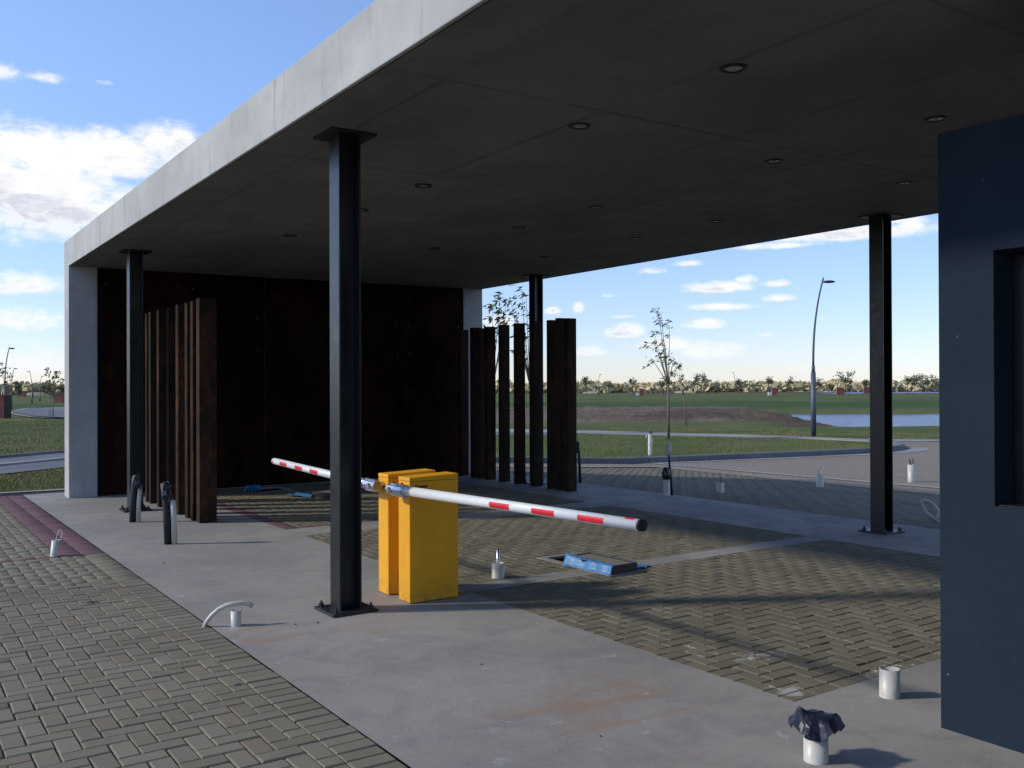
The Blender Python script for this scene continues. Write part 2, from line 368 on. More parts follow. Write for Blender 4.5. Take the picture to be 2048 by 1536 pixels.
M['hole'] = simple('dark_pit_brick', (0.02, 0.018, 0.016), 0.95, 0, 0.4, 9)
M['lamp_glass'] = simple('downlight_reflector', (0.55, 0.55, 0.53), 0.25, 0.6, 0.2, 60)
M['lamp_ring'] = simple('black_trim', (0.008, 0.008, 0.009), 0.45)
M['grass'] = material('grass_ground', grass_ground)
M['dirt'] = material('bare_earth', dirt_mat((0.145, 0.113, 0.080), (0.18, 0.146, 0.104)))
M['spoil'] = material('dark_spoil', dirt_mat((0.10, 0.075, 0.055), (0.128, 0.098, 0.073)))
M['asphalt'] = material('grey_asphalt', asphalt_mat((0.115, 0.12, 0.135)))
M['path'] = material('pale_path', asphalt_mat((0.24, 0.235, 0.225)))
M['kerb'] = material('kerb_concrete', asphalt_mat((0.14, 0.15, 0.165)))
M['blocks'] = material('forecourt_blocks', block_road)
M['water'] = material('pond_water', water_mat)
M['pole'] = simple('grey_painted_pole', (0.075, 0.09, 0.115), 0.5, 0.1, 0.12, 3)
M['bark'] = simple('young_bark', (0.13, 0.105, 0.08), 0.9, 0, 0.3, 14, 0.4, 40)
M['brick'] = simple('red_brick', (0.24, 0.085, 0.065), 0.9, 0, 0.25, 9, 0.3, 30)
M['meter'] = simple('pale_meter_box', (0.6, 0.6, 0.57), 0.6)
M['leaf_young'] = leaf_mat(((0.055, 0.085, 0.03), (0.11, 0.13, 0.05), (0.08, 0.10, 0.045)))
M['leaf_dark'] = leaf_mat(((0.035, 0.055, 0.028), (0.055, 0.078, 0.038), (0.07, 0.085, 0.045)))
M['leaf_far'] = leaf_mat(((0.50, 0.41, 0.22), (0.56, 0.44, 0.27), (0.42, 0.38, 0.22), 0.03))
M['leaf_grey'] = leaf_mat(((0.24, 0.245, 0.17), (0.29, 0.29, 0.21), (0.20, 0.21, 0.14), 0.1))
M['blade'] = leaf_mat(((0.14, 0.17, 0.05), (0.19, 0.20, 0.07), (0.215, 0.19, 0.09), 0.6))
M['pebble'] = simple('dark_pebble', (0.03, 0.025, 0.02), 0.9)
M['sandbank'] = simple('pale_sand', (0.36, 0.30, 0.19), 0.95, 0, 0.15, 0.2)

# ------------------------------------------------------------------ mesh helpers
class MB:
    def __init__(s): s.v = []; s.f = []; s.sm = []
    def add(s, verts, faces, smooth=False):
        o = len(s.v); s.v += [tuple(v) for v in verts]; s.f += [tuple(i+o for i in f) for f in faces]; s.sm += [smooth]*len(faces); return s
    def box(s, x0, x1, y0, y1, z0, z1, M4=None):
        vs_ = [(x0, y0, z0), (x1, y0, z0), (x1, y1, z0), (x0, y1, z0), (x0, y0, z1), (x1, y0, z1), (x1, y1, z1), (x0, y1, z1)]
        if M4 is not None: vs_ = [tuple(M4 @ Vector(v)) for v in vs_]
        return s.add(vs_, [(0, 3, 2, 1), (4, 5, 6, 7), (0, 1, 5, 4), (1, 2, 6, 5), (2, 3, 7, 6), (3, 0, 4, 7)])
    def tube(s, pts, rad, seg=10, cap=True, smooth=True):
        pts = [Vector(p) for p in pts]; n = len(pts)
        rad = [rad]*n if not hasattr(rad, '__len__') else list(rad)
        o = len(s.v); up = Vector((0, 0, 1)); prev = None
        for i, p in enumerate(pts):
            d = (pts[min(i+1, n-1)] - pts[max(i-1, 0)]).normalized()
            if prev is None:
                a = d.orthogonal().normalized() if abs(d.dot(up)) > 0.98 else d.cross(up).normalized()
            else:
                a = (prev - d*prev.dot(d)).normalized()
            prev = a; b = d.cross(a)
            for k in range(seg):
                t = 2*PI*k/seg; s.v.append(tuple(p + (a*math.cos(t) + b*math.sin(t))*rad[i]))
        for i in range(n-1):
            for k in range(seg):
                k2 = (k+1) % seg
                s.f.append((o+i*seg+k, o+i*seg+k2, o+(i+1)*seg+k2, o+(i+1)*seg+k)); s.sm.append(smooth)
        if cap:
            s.f.append(tuple(o+k for k in reversed(range(seg)))); s.sm.append(False)
            s.f.append(tuple(o+(n-1)*seg+k for k in range(seg))); s.sm.append(False)
        return s
    def lathe(s, prof, cx=0, cy=0, seg=24, M4=None, smooth=True):
        o = len(s.v); n = len(prof)
        for r, z in prof:
            for k in range(seg):
                t = 2*PI*k/seg; v = Vector((cx + r*math.cos(t), cy + r*math.sin(t), z))
                s.v.append(tuple(M4 @ v if M4 is not None else v))
        for i in range(n-1):
            for k in range(seg):
                k2 = (k+1) % seg; s.f.append((o+i*seg+k, o+i*seg+k2, o+(i+1)*seg+k2, o+(i+1)*seg+k)); s.sm.append(smooth)
        return s
    def prism(s, poly, z0, z1):
        n = len(poly)
        vs_ = [(x, y, z0) for x, y in poly] + [(x, y, z1) for x, y in poly]
        fs = [tuple(reversed(range(n))), tuple(range(n, 2*n))] + [(i, (i+1) % n, n+(i+1) % n, n+i) for i in range(n)]
        return s.add(vs_, fs)
    def mesh(s, name, mat):
        me = bpy.data.meshes.new(name); me.from_pydata(s.v, [], s.f)
        me.polygons.foreach_set('use_smooth', s.sm)
        me.materials.append(mat); me.update(); return me
    def obj(s, name, mat, parent=None, bevel=0.0, seg=2):
        return link(name, s.mesh(name, mat), parent, bevel, seg)

def link(name, me, parent=None, bevel=0.0, seg=2):
    o = bpy.data.objects.new(name, me); col.objects.link(o)
    if parent is not None: o.parent = parent
    if bevel:
        b = o.modifiers.new('bevel', 'BEVEL'); b.width = bevel; b.segments = seg; b.limit_method = 'ANGLE'; b.angle_limit = math.radians(40)
        b.harden_normals = False
    return o

def tag(o, label=None, cat=None, group=None, kind=None):
    if label: o['label'] = label
    if cat: o['category'] = cat
    if group: o['group'] = group
    if kind: o['kind'] = kind
    return o

def thing(name, loc, label, cat, group=None, rz=0.0):
    o = bpy.data.objects.new(name, None); col.objects.link(o); o.location = loc; o.rotation_euler = (0, 0, rz); o.empty_display_size = 0.2
    return tag(o, label, cat, group)

def copy_tree(src, loc, label=None, group=None, rz=None, scale=None):
    c = src.copy(); col.objects.link(c); c.location = loc
    if rz is not None: c.rotation_euler = (0, 0, rz)
    if scale is not None: c.scale = (scale,)*3 if not hasattr(scale, '__len__') else scale
    if label: c['label'] = label
    if group: c['group'] = group
    for ch in src.children:
        d = ch.copy(); col.objects.link(d); d.parent = c
        for g in ch.children:
            e = g.copy(); col.objects.link(e); e.parent = d
    return c

def fast_mesh(name, verts, quads, mat, tris=False):
    n = 3 if tris else 4
    me = bpy.data.meshes.new(name)
    me.vertices.add(len(verts)); me.vertices.foreach_set('co', np.asarray(verts, np.float32).ravel())
    me.loops.add(len(quads)*n); me.loops.foreach_set('vertex_index', np.asarray(quads, np.int32).ravel())
    me.polygons.add(len(quads)); me.polygons.foreach_set('loop_start', np.arange(0, len(quads)*n, n, dtype=np.int32))
    me.polygons.foreach_set('loop_total', np.full(len(quads), n, np.int32))
    me.materials.append(mat); me.update(calc_edges=True); me.validate(); return me

def zg(x):                                            # the forecourt falls away behind the slab
    return -0.26*np.clip((np.asarray(x, float)-9.9)/5.1, 0, 1)

def sub_rect(r, h):
    x0, x1, y0, y1 = r; a0, a1, b0, b1 = h
    if a0 >= x1 or a1 <= x0 or b0 >= y1 or b1 <= y0: return [r]
    out = []; a0c, a1c = max(a0, x0), min(a1, x1)
    if a0 > x0: out.append((x0, a0, y0, y1))
    if a1 < x1: out.append((a1, x1, y0, y1))
    if b0 > y0: out.append((a0c, a1c, y0, b0))
    if b1 < y1: out.append((a0c, a1c, b1, y1))
    return out

def sheet(rects, z):
    m = MB()
    for x0, x1, y0, y1 in rects: m.add([(x0, y0, z), (x1, y0, z), (x1, y1, z), (x0, y1, z)], [(0, 1, 2, 3)])
    return m

# ------------------------------------------------------------------ terrain
V0, V1 = 2.37, 9.63            # front and rear edges of the slab
WU, WU2 = 15.03, 15.40         # inner and outer face of the end wall
SOF, SLOPE, TOP = 3.445, 0.0095, 3.83
UEND = -5.0

def terrain(x, y):
    x = np.asarray(x, float); y = np.asarray(y, float)
    D = x*math.sin(YAW) + y*math.cos(YAW); X = x*math.cos(YAW) - y*math.sin(YAW)
    z = zg(x) - 0.005 + 0.03*np.sin(x*0.31+y*0.17)*np.sin(y*0.23-x*0.11)*np.clip((D-30)/30, 0, 1)
    # built area sinks under the paving
    inside = (x > -6.3) & (x < 15.2) & (y > -6.5) & (y < 16.05)
    z = np.where(inside, z-0.25, z)
    fc = (x >= 15.2) & (x < 27) & (y > -12) & (y < 17.2)
    z = np.where(fc, z-0.12, z)
    # pond
    wob = 1.2*np.sin(X*0.35) + 0.6*np.sin(X*0.9+1)
    nearb = np.clip((D-(44.5+0.4*wob))/5.0, 0, 1); farb = np.clip((79+0.8*wob-D)/9.0, 0, 1)
    side = np.clip((X-(0.285*D-0.3+0.25*wob))/3.0, 0, 1)*np.clip((130-X)/6, 0, 1)
    s = np.minimum(np.minimum(nearb, farb), side); s = s*s*(3-2*s)
    z = z - 1.1*s
    # raised ground beyond
    rise = np.clip((D-80)/16, 0, 1); z = z + 0.22*rise*rise*(3-2*rise)
    return z

NA, NR = 540, 190
ang = np.linspace(0, 2*PI, NA, endpoint=False)
rad = np.concatenate([np.linspace(0.5, 24, 48), np.geomspace(24.4, 130, 96), np.geomspace(135, 4000, NR-144)])
# near the lawn edges the ground needs the real outline, so the polar grid is dense there
gx = rad[:, None]*np.sin(ang)[None, :]; gy = rad[:, None]*np.cos(ang)[None, :]
gz_ = terrain(gx, gy)
verts = np.stack([gx, gy, gz_], -1).reshape(-1, 3)
i, j = np.meshgrid(np.arange(NR-1), np.arange(NA), indexing='ij'); j2 = (j+1) % NA
quads = np.stack([i*NA+j, (i+1)*NA+j, (i+1)*NA+j2, i*NA+j2], -1).reshape(-1, 4)
quads = quads[:, ::-1]
ground = link('ground', fast_mesh('ground', verts, quads, M['grass'])); tag(ground, kind='structure')
ground.data.polygons.foreach_set('use_smooth', np.ones(len(ground.data.polygons), bool))
if ground.data.polygons[NA*3].normal.z < 0: ground.data.flip_normals()

def from_DX(D, X): return (D*math.sin(YAW)+X*math.cos(YAW), D*math.cos(YAW)-X*math.sin(YAW))

wv = [(*from_DX(D, X), -0.6) for D, X in ((40, 8), (40, 140), (92, 140), (92, 8))]
wm = MB(); wm.add(wv, [(0, 1, 2, 3)]); pond = wm.obj('pond_water', M['water']); tag(pond, kind='structure')
if pond.data.polygons[0].normal.z < 0: pond.data.flip_normals()
wv = [(*from_DX(D, X), 0.03) for D, X in ((228, 78), (228, 420), (300, 420), (300, 92))]
wm = MB(); wm.add(wv, [(0, 1, 2, 3)]); lake = wm.obj('far_lake', M['water']); tag(lake, kind='structure')
if lake.data.polygons[0].normal.z < 0: lake.data.flip_normals()

# bare earth field and the spoil heap at its end, uneven sheets whose rim dips under the turf
def rough_patch(name, D0, D1, Xa, Xb, hfun, mat, nD=70, nX=150):
    dd = np.linspace(0, 1, nD)[:, None]; xx = np.linspace(0, 1, nX)[None, :]
    D = D0 + (D1-D0)*dd + 0*xx; X = Xa(D) + (Xb(D)-Xa(D))*xx
    x = D*math.sin(YAW)+X*math.cos(YAW); y = D*math.cos(YAW)-X*math.sin(YAW)
    edge = np.minimum(np.minimum(dd, 1-dd)*8, np.minimum(xx, 1-xx)*14); edge = np.clip(edge, 0, 1)
    z = np.maximum(terrain(x, y), -0.62)*0 + zg(x) + hfun(D, X)*edge + (edge-1)*0.25 + 0.03*edge
    v = np.stack([x, y, z], -1).reshape(-1, 3)
    a, b = np.meshgrid(np.arange(nD-1), np.arange(nX-1), indexing='ij')
    q = np.stack([a*nX+b, a*nX+b+1, (a+1)*nX+b+1, (a+1)*nX+b], -1).reshape(-1, 4)
    me = fast_mesh(name, v, q, mat)
    if me.polygons[10].normal.z < 0: me.flip_normals()
    me.polygons.foreach_set('use_smooth', np.ones(len(me.polygons), bool))
    o = link(name, me); tag(o, kind='structure'); return o

def lumps(D, X):
    return 0.10*np.sin(D*1.3+X*0.4)*np.sin(X*0.7) + 0.06*np.sin(D*2.9-X*1.1) + 0.05*np.sin(X*2.3+D) + 0.03*rng.standard_normal(D.shape) + 0.18*np.sin(D*0.23)**2
rough_patch('dirt_field', 47, 84, lambda D: -0.22*D, lambda D: 0.285*D, lumps, M['dirt'])
def heap(D, X):
    return 0.44*np.exp(-((D-57)/5.0)**4)*np.clip((X-6)/5, 0, 1)*np.clip((16.6-X)/1.6, 0, 1) + 0.05*np.sin(X*2.1+D) + 0.035*rng.standard_normal(D.shape)
rough_patch('spoil_heap', 50, 66, lambda D: 3+0*D, lambda D: 17.6+0*D, heap, M['spoil'], 50, 90)

# ------------------------------------------------------------------ paved ground
PIT = (5.22, 5.52, 6.12, 7.05)                        # open chamber
PF = 0.07
PITF = (PIT[0]-PF, PIT[1]+PF, PIT[2]-PF, PIT[3]+PF)
PIT2 = (5.30, 5.80, 13.05, 13.65); PIT3 = (4.95, 5.45, 14.2, 14.7)
G = dict(strip_in=3.86, rear_in=8.26, rear_out=9.86, near=3.10, c1a=6.20, c1b=6.46, c2a=9.66, c2b=10.20)
rects = [(1.87, G['strip_in'], -6, WU2+0.55), (G['strip_in'], G['rear_out'], -6, G['near']), (G['strip_in'], G['rear_in'], G['c2a'], G['c2b']), (G['rear_in'], G['rear_out'], G['near'], WU2+0.55)]
rects += sub_rect((G['strip_in'], G['rear_in'], G['c1a'], G['c1b']), PITF)
apron = sheet(rects, 0.0).obj('concrete_apron', M['floor']); tag(apron, kind='structure')

# one paver of each size, shared by every copy
def paver_arrays(L, W, H=0.05, bv=0.006, jt=0.005):
    a, b = L/2-jt/2, W/2-jt/2
    v = [(-a, -b, -H), (a, -b, -H), (a, b, -H), (-a, b, -H), (-a, -b, -bv*0.9), (a, -b, -bv*0.9), (a, b, -bv*0.9), (-a, b, -bv*0.9),
         (-a+bv, -b+bv, 0), (a-bv, -b+bv, 0), (a-bv, b-bv, 0), (-a+bv, b-bv, 0)]
    f = [(8, 9, 10, 11)] + [(k, (k+1) % 4, 4+(k+1) % 4, 4+k) for k in range(4)] + [(4+k, 4+(k+1) % 4, 8+(k+1) % 4, 8+k) for k in range(4)]
    return np.array(v), np.array(f)
PAV = {'full': paver_arrays(0.2, 0.1), 'half': paver_arrays(0.1, 0.1)}
PME = {}
def paver_mesh(kind, matkey):
    k = (kind, matkey)
    if k not in PME:
        m = MB(); m.add(PAV[kind][0].tolist(), PAV[kind][1].tolist()); PME[k] = m.mesh('paver', M[matkey])
    return PME[k]

def herringbone(x0, y0, nx, ny, skip=None):
    out = []
    ok = np.ones((nx, ny), bool)
    if skip:
        for a in range(nx):
            for b in range(ny):
                cx, cy = x0+(a+.5)*.1, y0+(b+.5)*.1
                for (sx0, sx1, sy0, sy1) in skip:
                    if sx0-.02 < cx < sx1+.02 and sy0-.02 < cy < sy1+.02: ok[a, b] = False
    done = np.zeros_like(ok)
    for a in range(-1, nx):
        for b in range(-1, ny):
            m = (a-b) % 4
            if m == 0: cells = [(a, b), (a+1, b)]; rot = 0
            elif m == 3: cells = [(a, b), (a, b+1)]; rot = 1
            else: continue
            ins = [c for c in cells if 0 <= c[0] < nx and 0 <= c[1] < ny and ok[c]]
            if len(ins) == 2:
                out.append(('full', x0+(cells[0][0]+cells[1][0]+1)*.05, y0+(cells[0][1]+cells[1][1]+1)*.05, rot))
            elif len(ins) == 1:
                out.append(('half', x0+(ins[0][0]+.5)*.1, y0+(ins[0][1]+.5)*.1, 0))
    return out

def course(x0, x1, y0, y1, along, skip=None):
    """rows of 20 x 10 blocks; along = 'x': long side along X"""
    out = []
    dx, dy, rot = (.2, .1, 0) if along == 'x' else (.1, .2, 1)
    nx, ny = int(round((x1-x0)/dx)), int(round((y1-y0)/dy))
    for a in range(nx):
        for b in range(ny):
            cx, cy = x0+(a+.5)*dx, y0+(b+.5)*dy
            if skip and any(s[0]-.06 < cx < s[1]+.06 and s[2]-.06 < cy < s[3]+.06 for s in skip): continue
            out.append(('full', cx, cy, rot))
    return out

def in_view(x, y, booth=True):
    p = Vector((x, y, -1.6)); d = p.dot(Fw)
    if d < 0.5: return False
    u, v = p.dot(Rc)/d*1860, p.dot(Uc)/d*1860
    if abs(u) > 1040 or abs(v) > 785: return False
    if booth and u > 858: return False
    return True

def lay(root, items, single, zf=None):
    """items: (kind, x, y, rot, matkey); the nearest ones in view become objects of their own, the rest one joined part per material"""
    order = sorted(range(len(items)), key=lambda k: (not in_view(items[k][1], items[k][2]), items[k][1]**2+items[k][2]**2))
    chosen = set(order[:single])
    rest = {}
    for k, (kind, x, y, rot, mk) in enumerate(items):
        jx, jy = rng.normal(0, .0012, 2); ja = rng.normal(0, .008); jz = rng.normal(-0.001, .0013); tx, ty = rng.normal(0, .005, 2)
        if k in chosen:
            o = bpy.data.objects.new('paver', paver_mesh(kind, mk)); col.objects.link(o); o.parent = root
            o.location = (x+jx, y+jy, jz); o.rotation_euler = (tx, ty, rot*PI/2+ja)
        else:
            rest.setdefault((kind, mk), []).append((x+jx, y+jy, jz + (zf(x) if zf else 0), rot*PI/2+ja, tx, ty))
    vs_, fs_, per = [], [], {}
    for (kind, mk), lst in rest.items():
        A = np.array(lst); bv, bf = PAV[kind]
        c, s = np.cos(A[:, 3])[:, None], np.sin(A[:, 3])[:, None]
        X = A[:, 0:1] + bv[None, :, 0]*c - bv[None, :, 1]*s; Y = A[:, 1:2] + bv[None, :, 0]*s + bv[None, :, 1]*c
        Zz = A[:, 2:3] + bv[None, :, 2] + bv[None, :, 0]*A[:, 4:5] + bv[None, :, 1]*A[:, 5:6]
        V = np.stack([X, Y, Zz], -1).reshape(-1, 3); Fq = (bf[None] + (np.arange(len(A))*len(bv))[:, None, None]).reshape(-1, 4)
        per.setdefault(mk, []).append((V, Fq))
    for mk, lst in per.items():
        off = 0; V, Q = [], []
        for v, q in lst: V.append(v); Q.append(q+off); off += len(v)
        o = link('paver_field', fast_mesh('paver_field', np.concatenate(V), np.concatenate(Q), M[mk]), root); o['kind'] = 'stuff'

def with_mat(items, mk): return [(*it, mk) for it in items]

# driveway on the left of the apron
left = sheet([(-6.13, 1.87, -4, 16.0)], -0.014).obj('driveway_paving', M['sand']); tag(left, kind='structure')
it = with_mat(herringbone(-6.13, -4.0, 78, 138), 'paver')
it += with_mat(course(1.67, 1.87, -4.0, 9.8, 'x'), 'paver')
it += with_mat(course(-6.13, 1.87, 9.8, 9.9, 'x'), 'paver_red')
it += with_mat(course(1.47, 1.87, 9.9, 15.7, 'x'), 'paver_red')
it += with_mat(herringbone(-6.13, 9.9, 76, 58), 'paver')
it += with_mat(course(-6.13, 1.87, 15.7, 15.9, 'y'), 'paver_red')
hole_a = (1.37, 1.49, 9.83, 9.95)
it = [q for q in it if not (abs(q[1]-1.43) < .05 and abs(q[2]-9.89) < .04)]
lay(left, it, 300)

# lane between the two aprons, three bays
bay = sheet([(G['strip_in'], G['rear_in'], G['near'], G['c1a'])], -0.014)
near_bay = sheet(sub_rect((G['strip_in'], G['rear_in'], G['near'], G['c1a']), PITF), -0.014).obj('lane_paving', M['sand']); tag(near_bay, kind='structure')
it = with_mat(course(G['strip_in'], G['rear_in'], G['near'], G['near']+.1, 'x'), 'paver_shaded') + with_mat(herringbone(G['strip_in'], G['near']+.1, 44, 30, [PITF]), 'paver_shaded')
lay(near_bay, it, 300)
mid_bay = sheet(sub_rect((G['strip_in'], G['rear_in'], G['c1b'], G['c2a']), PITF), -0.014).obj('lane_paving', M['sand']); tag(mid_bay, kind='structure')
lay(mid_bay, with_mat(herringbone(G['strip_in'], G['c1b'], 44, 32, [PITF]), 'paver_shaded'), 300)
PF2 = [(p[0]-.06, p[1]+.06, p[2]-.06, p[3]+.06) for p in (PIT2, PIT3)]
rs = [(G['strip_in'], G['rear_in'], G['c2b'], WU)]
for h in PF2: rs = [q for r in rs for q in sub_rect(r, h)]
far_bay = sheet(rs, -0.014).obj('lane_paving', M['sand']); tag(far_bay, kind='structure')
it = with_mat(course(G['strip_in'], G['rear_in'], G['c2b'], G['c2b']+.1, 'x'), 'paver_red') + with_mat(course(G['strip_in'], G['strip_in']+.2, G['c2b']+.1, WU-.03, 'x'), 'paver_red')
it += with_mat(herringbone(G['strip_in']+.2, G['c2b']+.1, 42, 47, PF2), 'paver_shaded')
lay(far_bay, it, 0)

# paving behind the gate, falling away to the forecourt
rb = MB()
for k in range(12):
    x0, x1 = 9.86+k*.44, 9.86+(k+1)*.44
    za, zb = float(zg(x0))-.014, float(zg(x1))-.014
    rb.add([(x0, -6, za), (x1, -6, zb), (x1, 15.95, zb), (x0, 15.95, za)], [(0, 1, 2, 3)])
rear = rb.obj('rear_paving', M['sand']); tag(rear, kind='structure')
lay(rear, with_mat(herringbone(9.86, 2.0, 52, 139), 'paver_shaded'), 0, lambda x: float(zg(x)))

def strip(name, pts_a, pts_b, z, mat, thick=0.0):
    """ribbon between two lines of ground points"""
    m = MB(); n = len(pts_a)
    za = [float(zg(p[0]))+z for p in pts_a]; zb = [float(zg(p[0]))+z for p in pts_b]
    v = [(p[0], p[1], a) for p, a in zip(pts_a, za)] + [(p[0], p[1], b) for p, b in zip(pts_b, zb)]
    f = [(k, k+1, n+k+1, n+k) for k in range(n-1)]
    if thick:
        v += [(p[0], p[1], a-thick) for p, a in zip(pts_a, za)] + [(p[0], p[1], b-thick) for p, b in zip(pts_b, zb)]
        f += [(2*n+k, 2*n+k+1, k+1, k) for k in range(n-1)] + [(n+k, n+k+1, 3*n+k+1, 3*n+k) for k in range(n-1)]
        f += [(0, n, 3*n, 2*n), (n-1, 2*n-1, 4*n-1, 3*n-1)]
    m.add(v, f); o = m.obj(name, mat); tag(o, kind='structure')
    bm = bmesh.new(); bm.from_mesh(o.data); bmesh.ops.recalc_face_normals(bm, faces=bm.faces)
    bm.faces.ensure_lookup_table()
    if bm.faces[0].normal.z < 0: bmesh.ops.reverse_faces(bm, faces=bm.faces)
    bm.to_mesh(o.data); bm.free(); return o

# concrete gutter line at the foot of the fall, then the forecourt
strip('gutter', [(16.25, -10), (16.12, 3), (16.0, 9.6), (15.86, 12.6), (15.66, 16.9)], [(16.47, -10), (16.34, 3), (16.22, 9.6), (16.08, 12.6), (15.84, 16.9)], 0.012, M['path'])
def poly_sheet(name, pts, z, mat):
    m = MB(); m.add([(x, y, float(zg(x))+z) for x, y in pts], [tuple(range(len(pts)))])
    o = m.obj(name, mat); tag(o, kind='structure')
    if o.data.polygons[0].normal.z < 0: o.data.flip_normals()
    bm = bmesh.new(); bm.from_mesh(o.data); bmesh.ops.triangulate(bm, faces=bm.faces); bm.to_mesh(o.data); bm.free()
    return o
poly_sheet('forecourt', [(15.1, -11), (46, -11), (46, 5), (31.5, 17.2), (29.62, 17.7), (28.2, 18.9), (27.4, 18.4), (26.9, 17.4), (25.4, 16.3), (24.1, 15.8), (22.9, 15.75), (18.7, 16.4), (15.7, 17.1), (15.1, 17.2)], 0.0, M['blocks'])
poly_sheet('forecourt_corner', [(9.9, 15.92), (15.1, 15.92), (15.1, 17.2), (13.2, 17.3), (11.2, 17.4), (9.9, 17.3)], 0.012, M['blocks'])

# island kerb: a run of kerbstones
kerb_line = [(9.5, 17.45), (11.2, 17.4), (13.2, 17.25), (15.8, 17.05), (17.3, 16.75), (18.8, 16.45), (20.9, 16.1), (22.95, 15.85), (24.2, 15.87), (25.2, 16.15), (25.7, 16.5), (26.5, 17.1), (27.0, 17.6), (27.5, 18.3), (27.8, 19.1)]
def resample(pts, step):
    pts = [Vector((p[0], p[1])) for p in pts]; out = [pts[0]]; acc = 0
    for a, b in zip(pts[:-1], pts[1:]):
        d = (b-a).length; t = step-acc
        while t <= d: out.append(a+(b-a)*(t/d)); t += step
        acc = (acc+d) % step
    return out
def kerb_run(name, line, width, height, step, mat='kerb'):
    root = bpy.data.objects.new(name, None); col.objects.link(root); tag(root, kind='structure')
    pts = resample(line, step)
    for a, b in zip(pts[:-1], pts[1:]):
        d = (b-a).normalized(); n = Vector((-d.y, d.x)); a2, b2 = a+d*.006, b-d*.006
        za = float(zg(a.x)); zb = float(zg(b.x)); m = MB()
        q = [a2, b2, b2+n*width, a2+n*width]; zz = [za, zb, zb, za]; ins = .02
        q2 = [a2+n*ins, b2+n*ins, b2+n*width, a2+n*width]
        m.add([(p.x, p.y, z-.12) for p, z in zip(q, zz)] + [(p.x, p.y, z+height-.02) for p, z in zip(q, zz)] + [(p.x, p.y, z+height) for p, z in zip(q2, zz)],
              [(0, 1, 5, 4), (1, 2, 6, 5), (2, 3, 7, 6), (3, 0, 4, 7), (4, 5, 9, 8), (5, 6, 10, 9), (6, 7, 11, 10), (7, 4, 8, 11), (8, 9, 10, 11)])
        m.obj('kerbstone', M[mat], root)
    return root
kerb_run('island_kerb', kerb_line, 0.14, 0.15, 0.9)
strip('kerb_gutter', [(15.5, 16.83), (18.0, 16.3), (22.3, 15.45), (24.2, 15.25), (25.6, 15.6), (26.4, 16.2)], [(15.6, 17.04), (18.05, 16.58), (22.4, 15.85), (24.2, 15.8), (25.3, 16.1), (25.9, 16.5)], 0.008, M['path'])
# pale footpath and the grey road edge beyond the island
strip('footpath', [(16, 42), (21.5, 32.95), (23.83, 29.9), (25.8, 25.8), (27.74, 22.0), (27.9, 19.2), (29.7, 17.8), (36, 12.6), (46, 5)], [(18, 44), (23.35, 35.6), (25.22, 31.6), (27.1, 27), (28.6, 22.7), (28.75, 19.9), (30.45, 18.4), (36.8, 13.4), (46.6, 5.8)], 0.03, M['path'], 0.1)
strip('back_road', [(14.5, 38.5), (19.8, 31.0), (22.1, 28.2)], [(16, 41.8), (21.4, 32.85), (23.6, 29.9)], 0.02, M['asphalt'])
# left: verge kerb, road with its pale centre kerb, far bend
kerb_run('driveway_kerb', [(9.6, 16.05), (2.6, 16.05), (-6.2, 16.05)], -0.14, 0.035, 0.95, 'path')
dirx, diry = 0.79, 0.613
def along(p, t): return (p[0]+dirx*t, p[1]+diry*t)
def band(name, p, q, z, mat, thick=0): return strip(name, [along(p, t) for t in (-30, -5, 6)], [along(q, t) for t in (-30, -5, 6)], z, mat, thick)
band('road', (1.96, 19.92), (2.17, 22.0), 0.02, M['asphalt'])
band('road_kerb', (2.17, 22.0), (2.2, 22.3), 0.06, M['path'], 0.1)
band('road', (2.2, 22.3), (2.41, 24.54), 0.02, M['asphalt'])
band('road_edge', (2.41, 24.54), (2.42, 24.7), 0.08, M['kerb'], 0.12)
far_road = [(7.87, 73.24), (9.56, 81.52), (13.33, 103.39), (15.93, 103.16), (24, 96.94), (14, 50), (8.65, 56.01), (7.69, 59.08), (7.68, 65.53)]
o = poly_sheet('bend_kerb', [(7.55, 72), (9.2, 82), (13.2, 106.5), (26, 104), (26, 47), (14, 48.8), (8.5, 54.9), (7.45, 58.6), (7.3, 65.5)], 0.05, M['path'])
o = poly_sheet('bend_road', far_road, 0.09, M['asphalt'])

# ------------------------------------------------------------------ gate canopy
canopy = thing('gate_canopy', (6, 5, 0), 'long flat concrete gate canopy with a rust clad end wall', 'canopy')
canopy.location = (0, 0, 0)
zs = lambda x: SOF + SLOPE*(x-V0)
SP = 0.02                                            # the formwork panels hang 2 cm below the core
def slab_core():
    m = MB(); x0, x1 = V0, V1
    v = [(x0, UEND, zs(x0)-0.0), (x0+.05, UEND, zs(x0)), (x1, UEND, zs(x1)), (x1, UEND, TOP), (x0, UEND, TOP)]
    v = [(x0, UEND, zs(x0)), (x1, UEND, zs(x1)), (x1, UEND, TOP), (x0, UEND, TOP)]
    v += [(a, WU2, c) for a, b, c in v]
    m.add(v, [(0, 1, 2, 3), (7, 6, 5, 4), (0, 4, 5, 1), (1, 5, 6, 2), (2, 6, 7, 3), (3, 7, 4, 0)])
    return m
# core keeps its sheet 12 mm above the panel faces
core = MB()
x0, x1 = V0, V1
prof = [(x0, zs(x0)-.012), (x0+.03, zs(x0)-.012), (x0+.03, zs(x0)+.006), (x1-.03, zs(x1)+.006), (x1-.03, zs(x1)-.012), (x1, zs(x1)-.012), (x1, TOP), (x0, TOP)]
n = len(prof)
core.add([(a, UEND, b) for a, b in prof] + [(a, WU2, b) for a, b in prof], [tuple(range(n)), tuple(reversed(range(n, 2*n)))] + [(k, n+k, n+(k+1) % n, (k+1) % n) for k in range(n)])
slab = core.obj('roof_slab', M['fascia'], canopy, 0.008, 2)
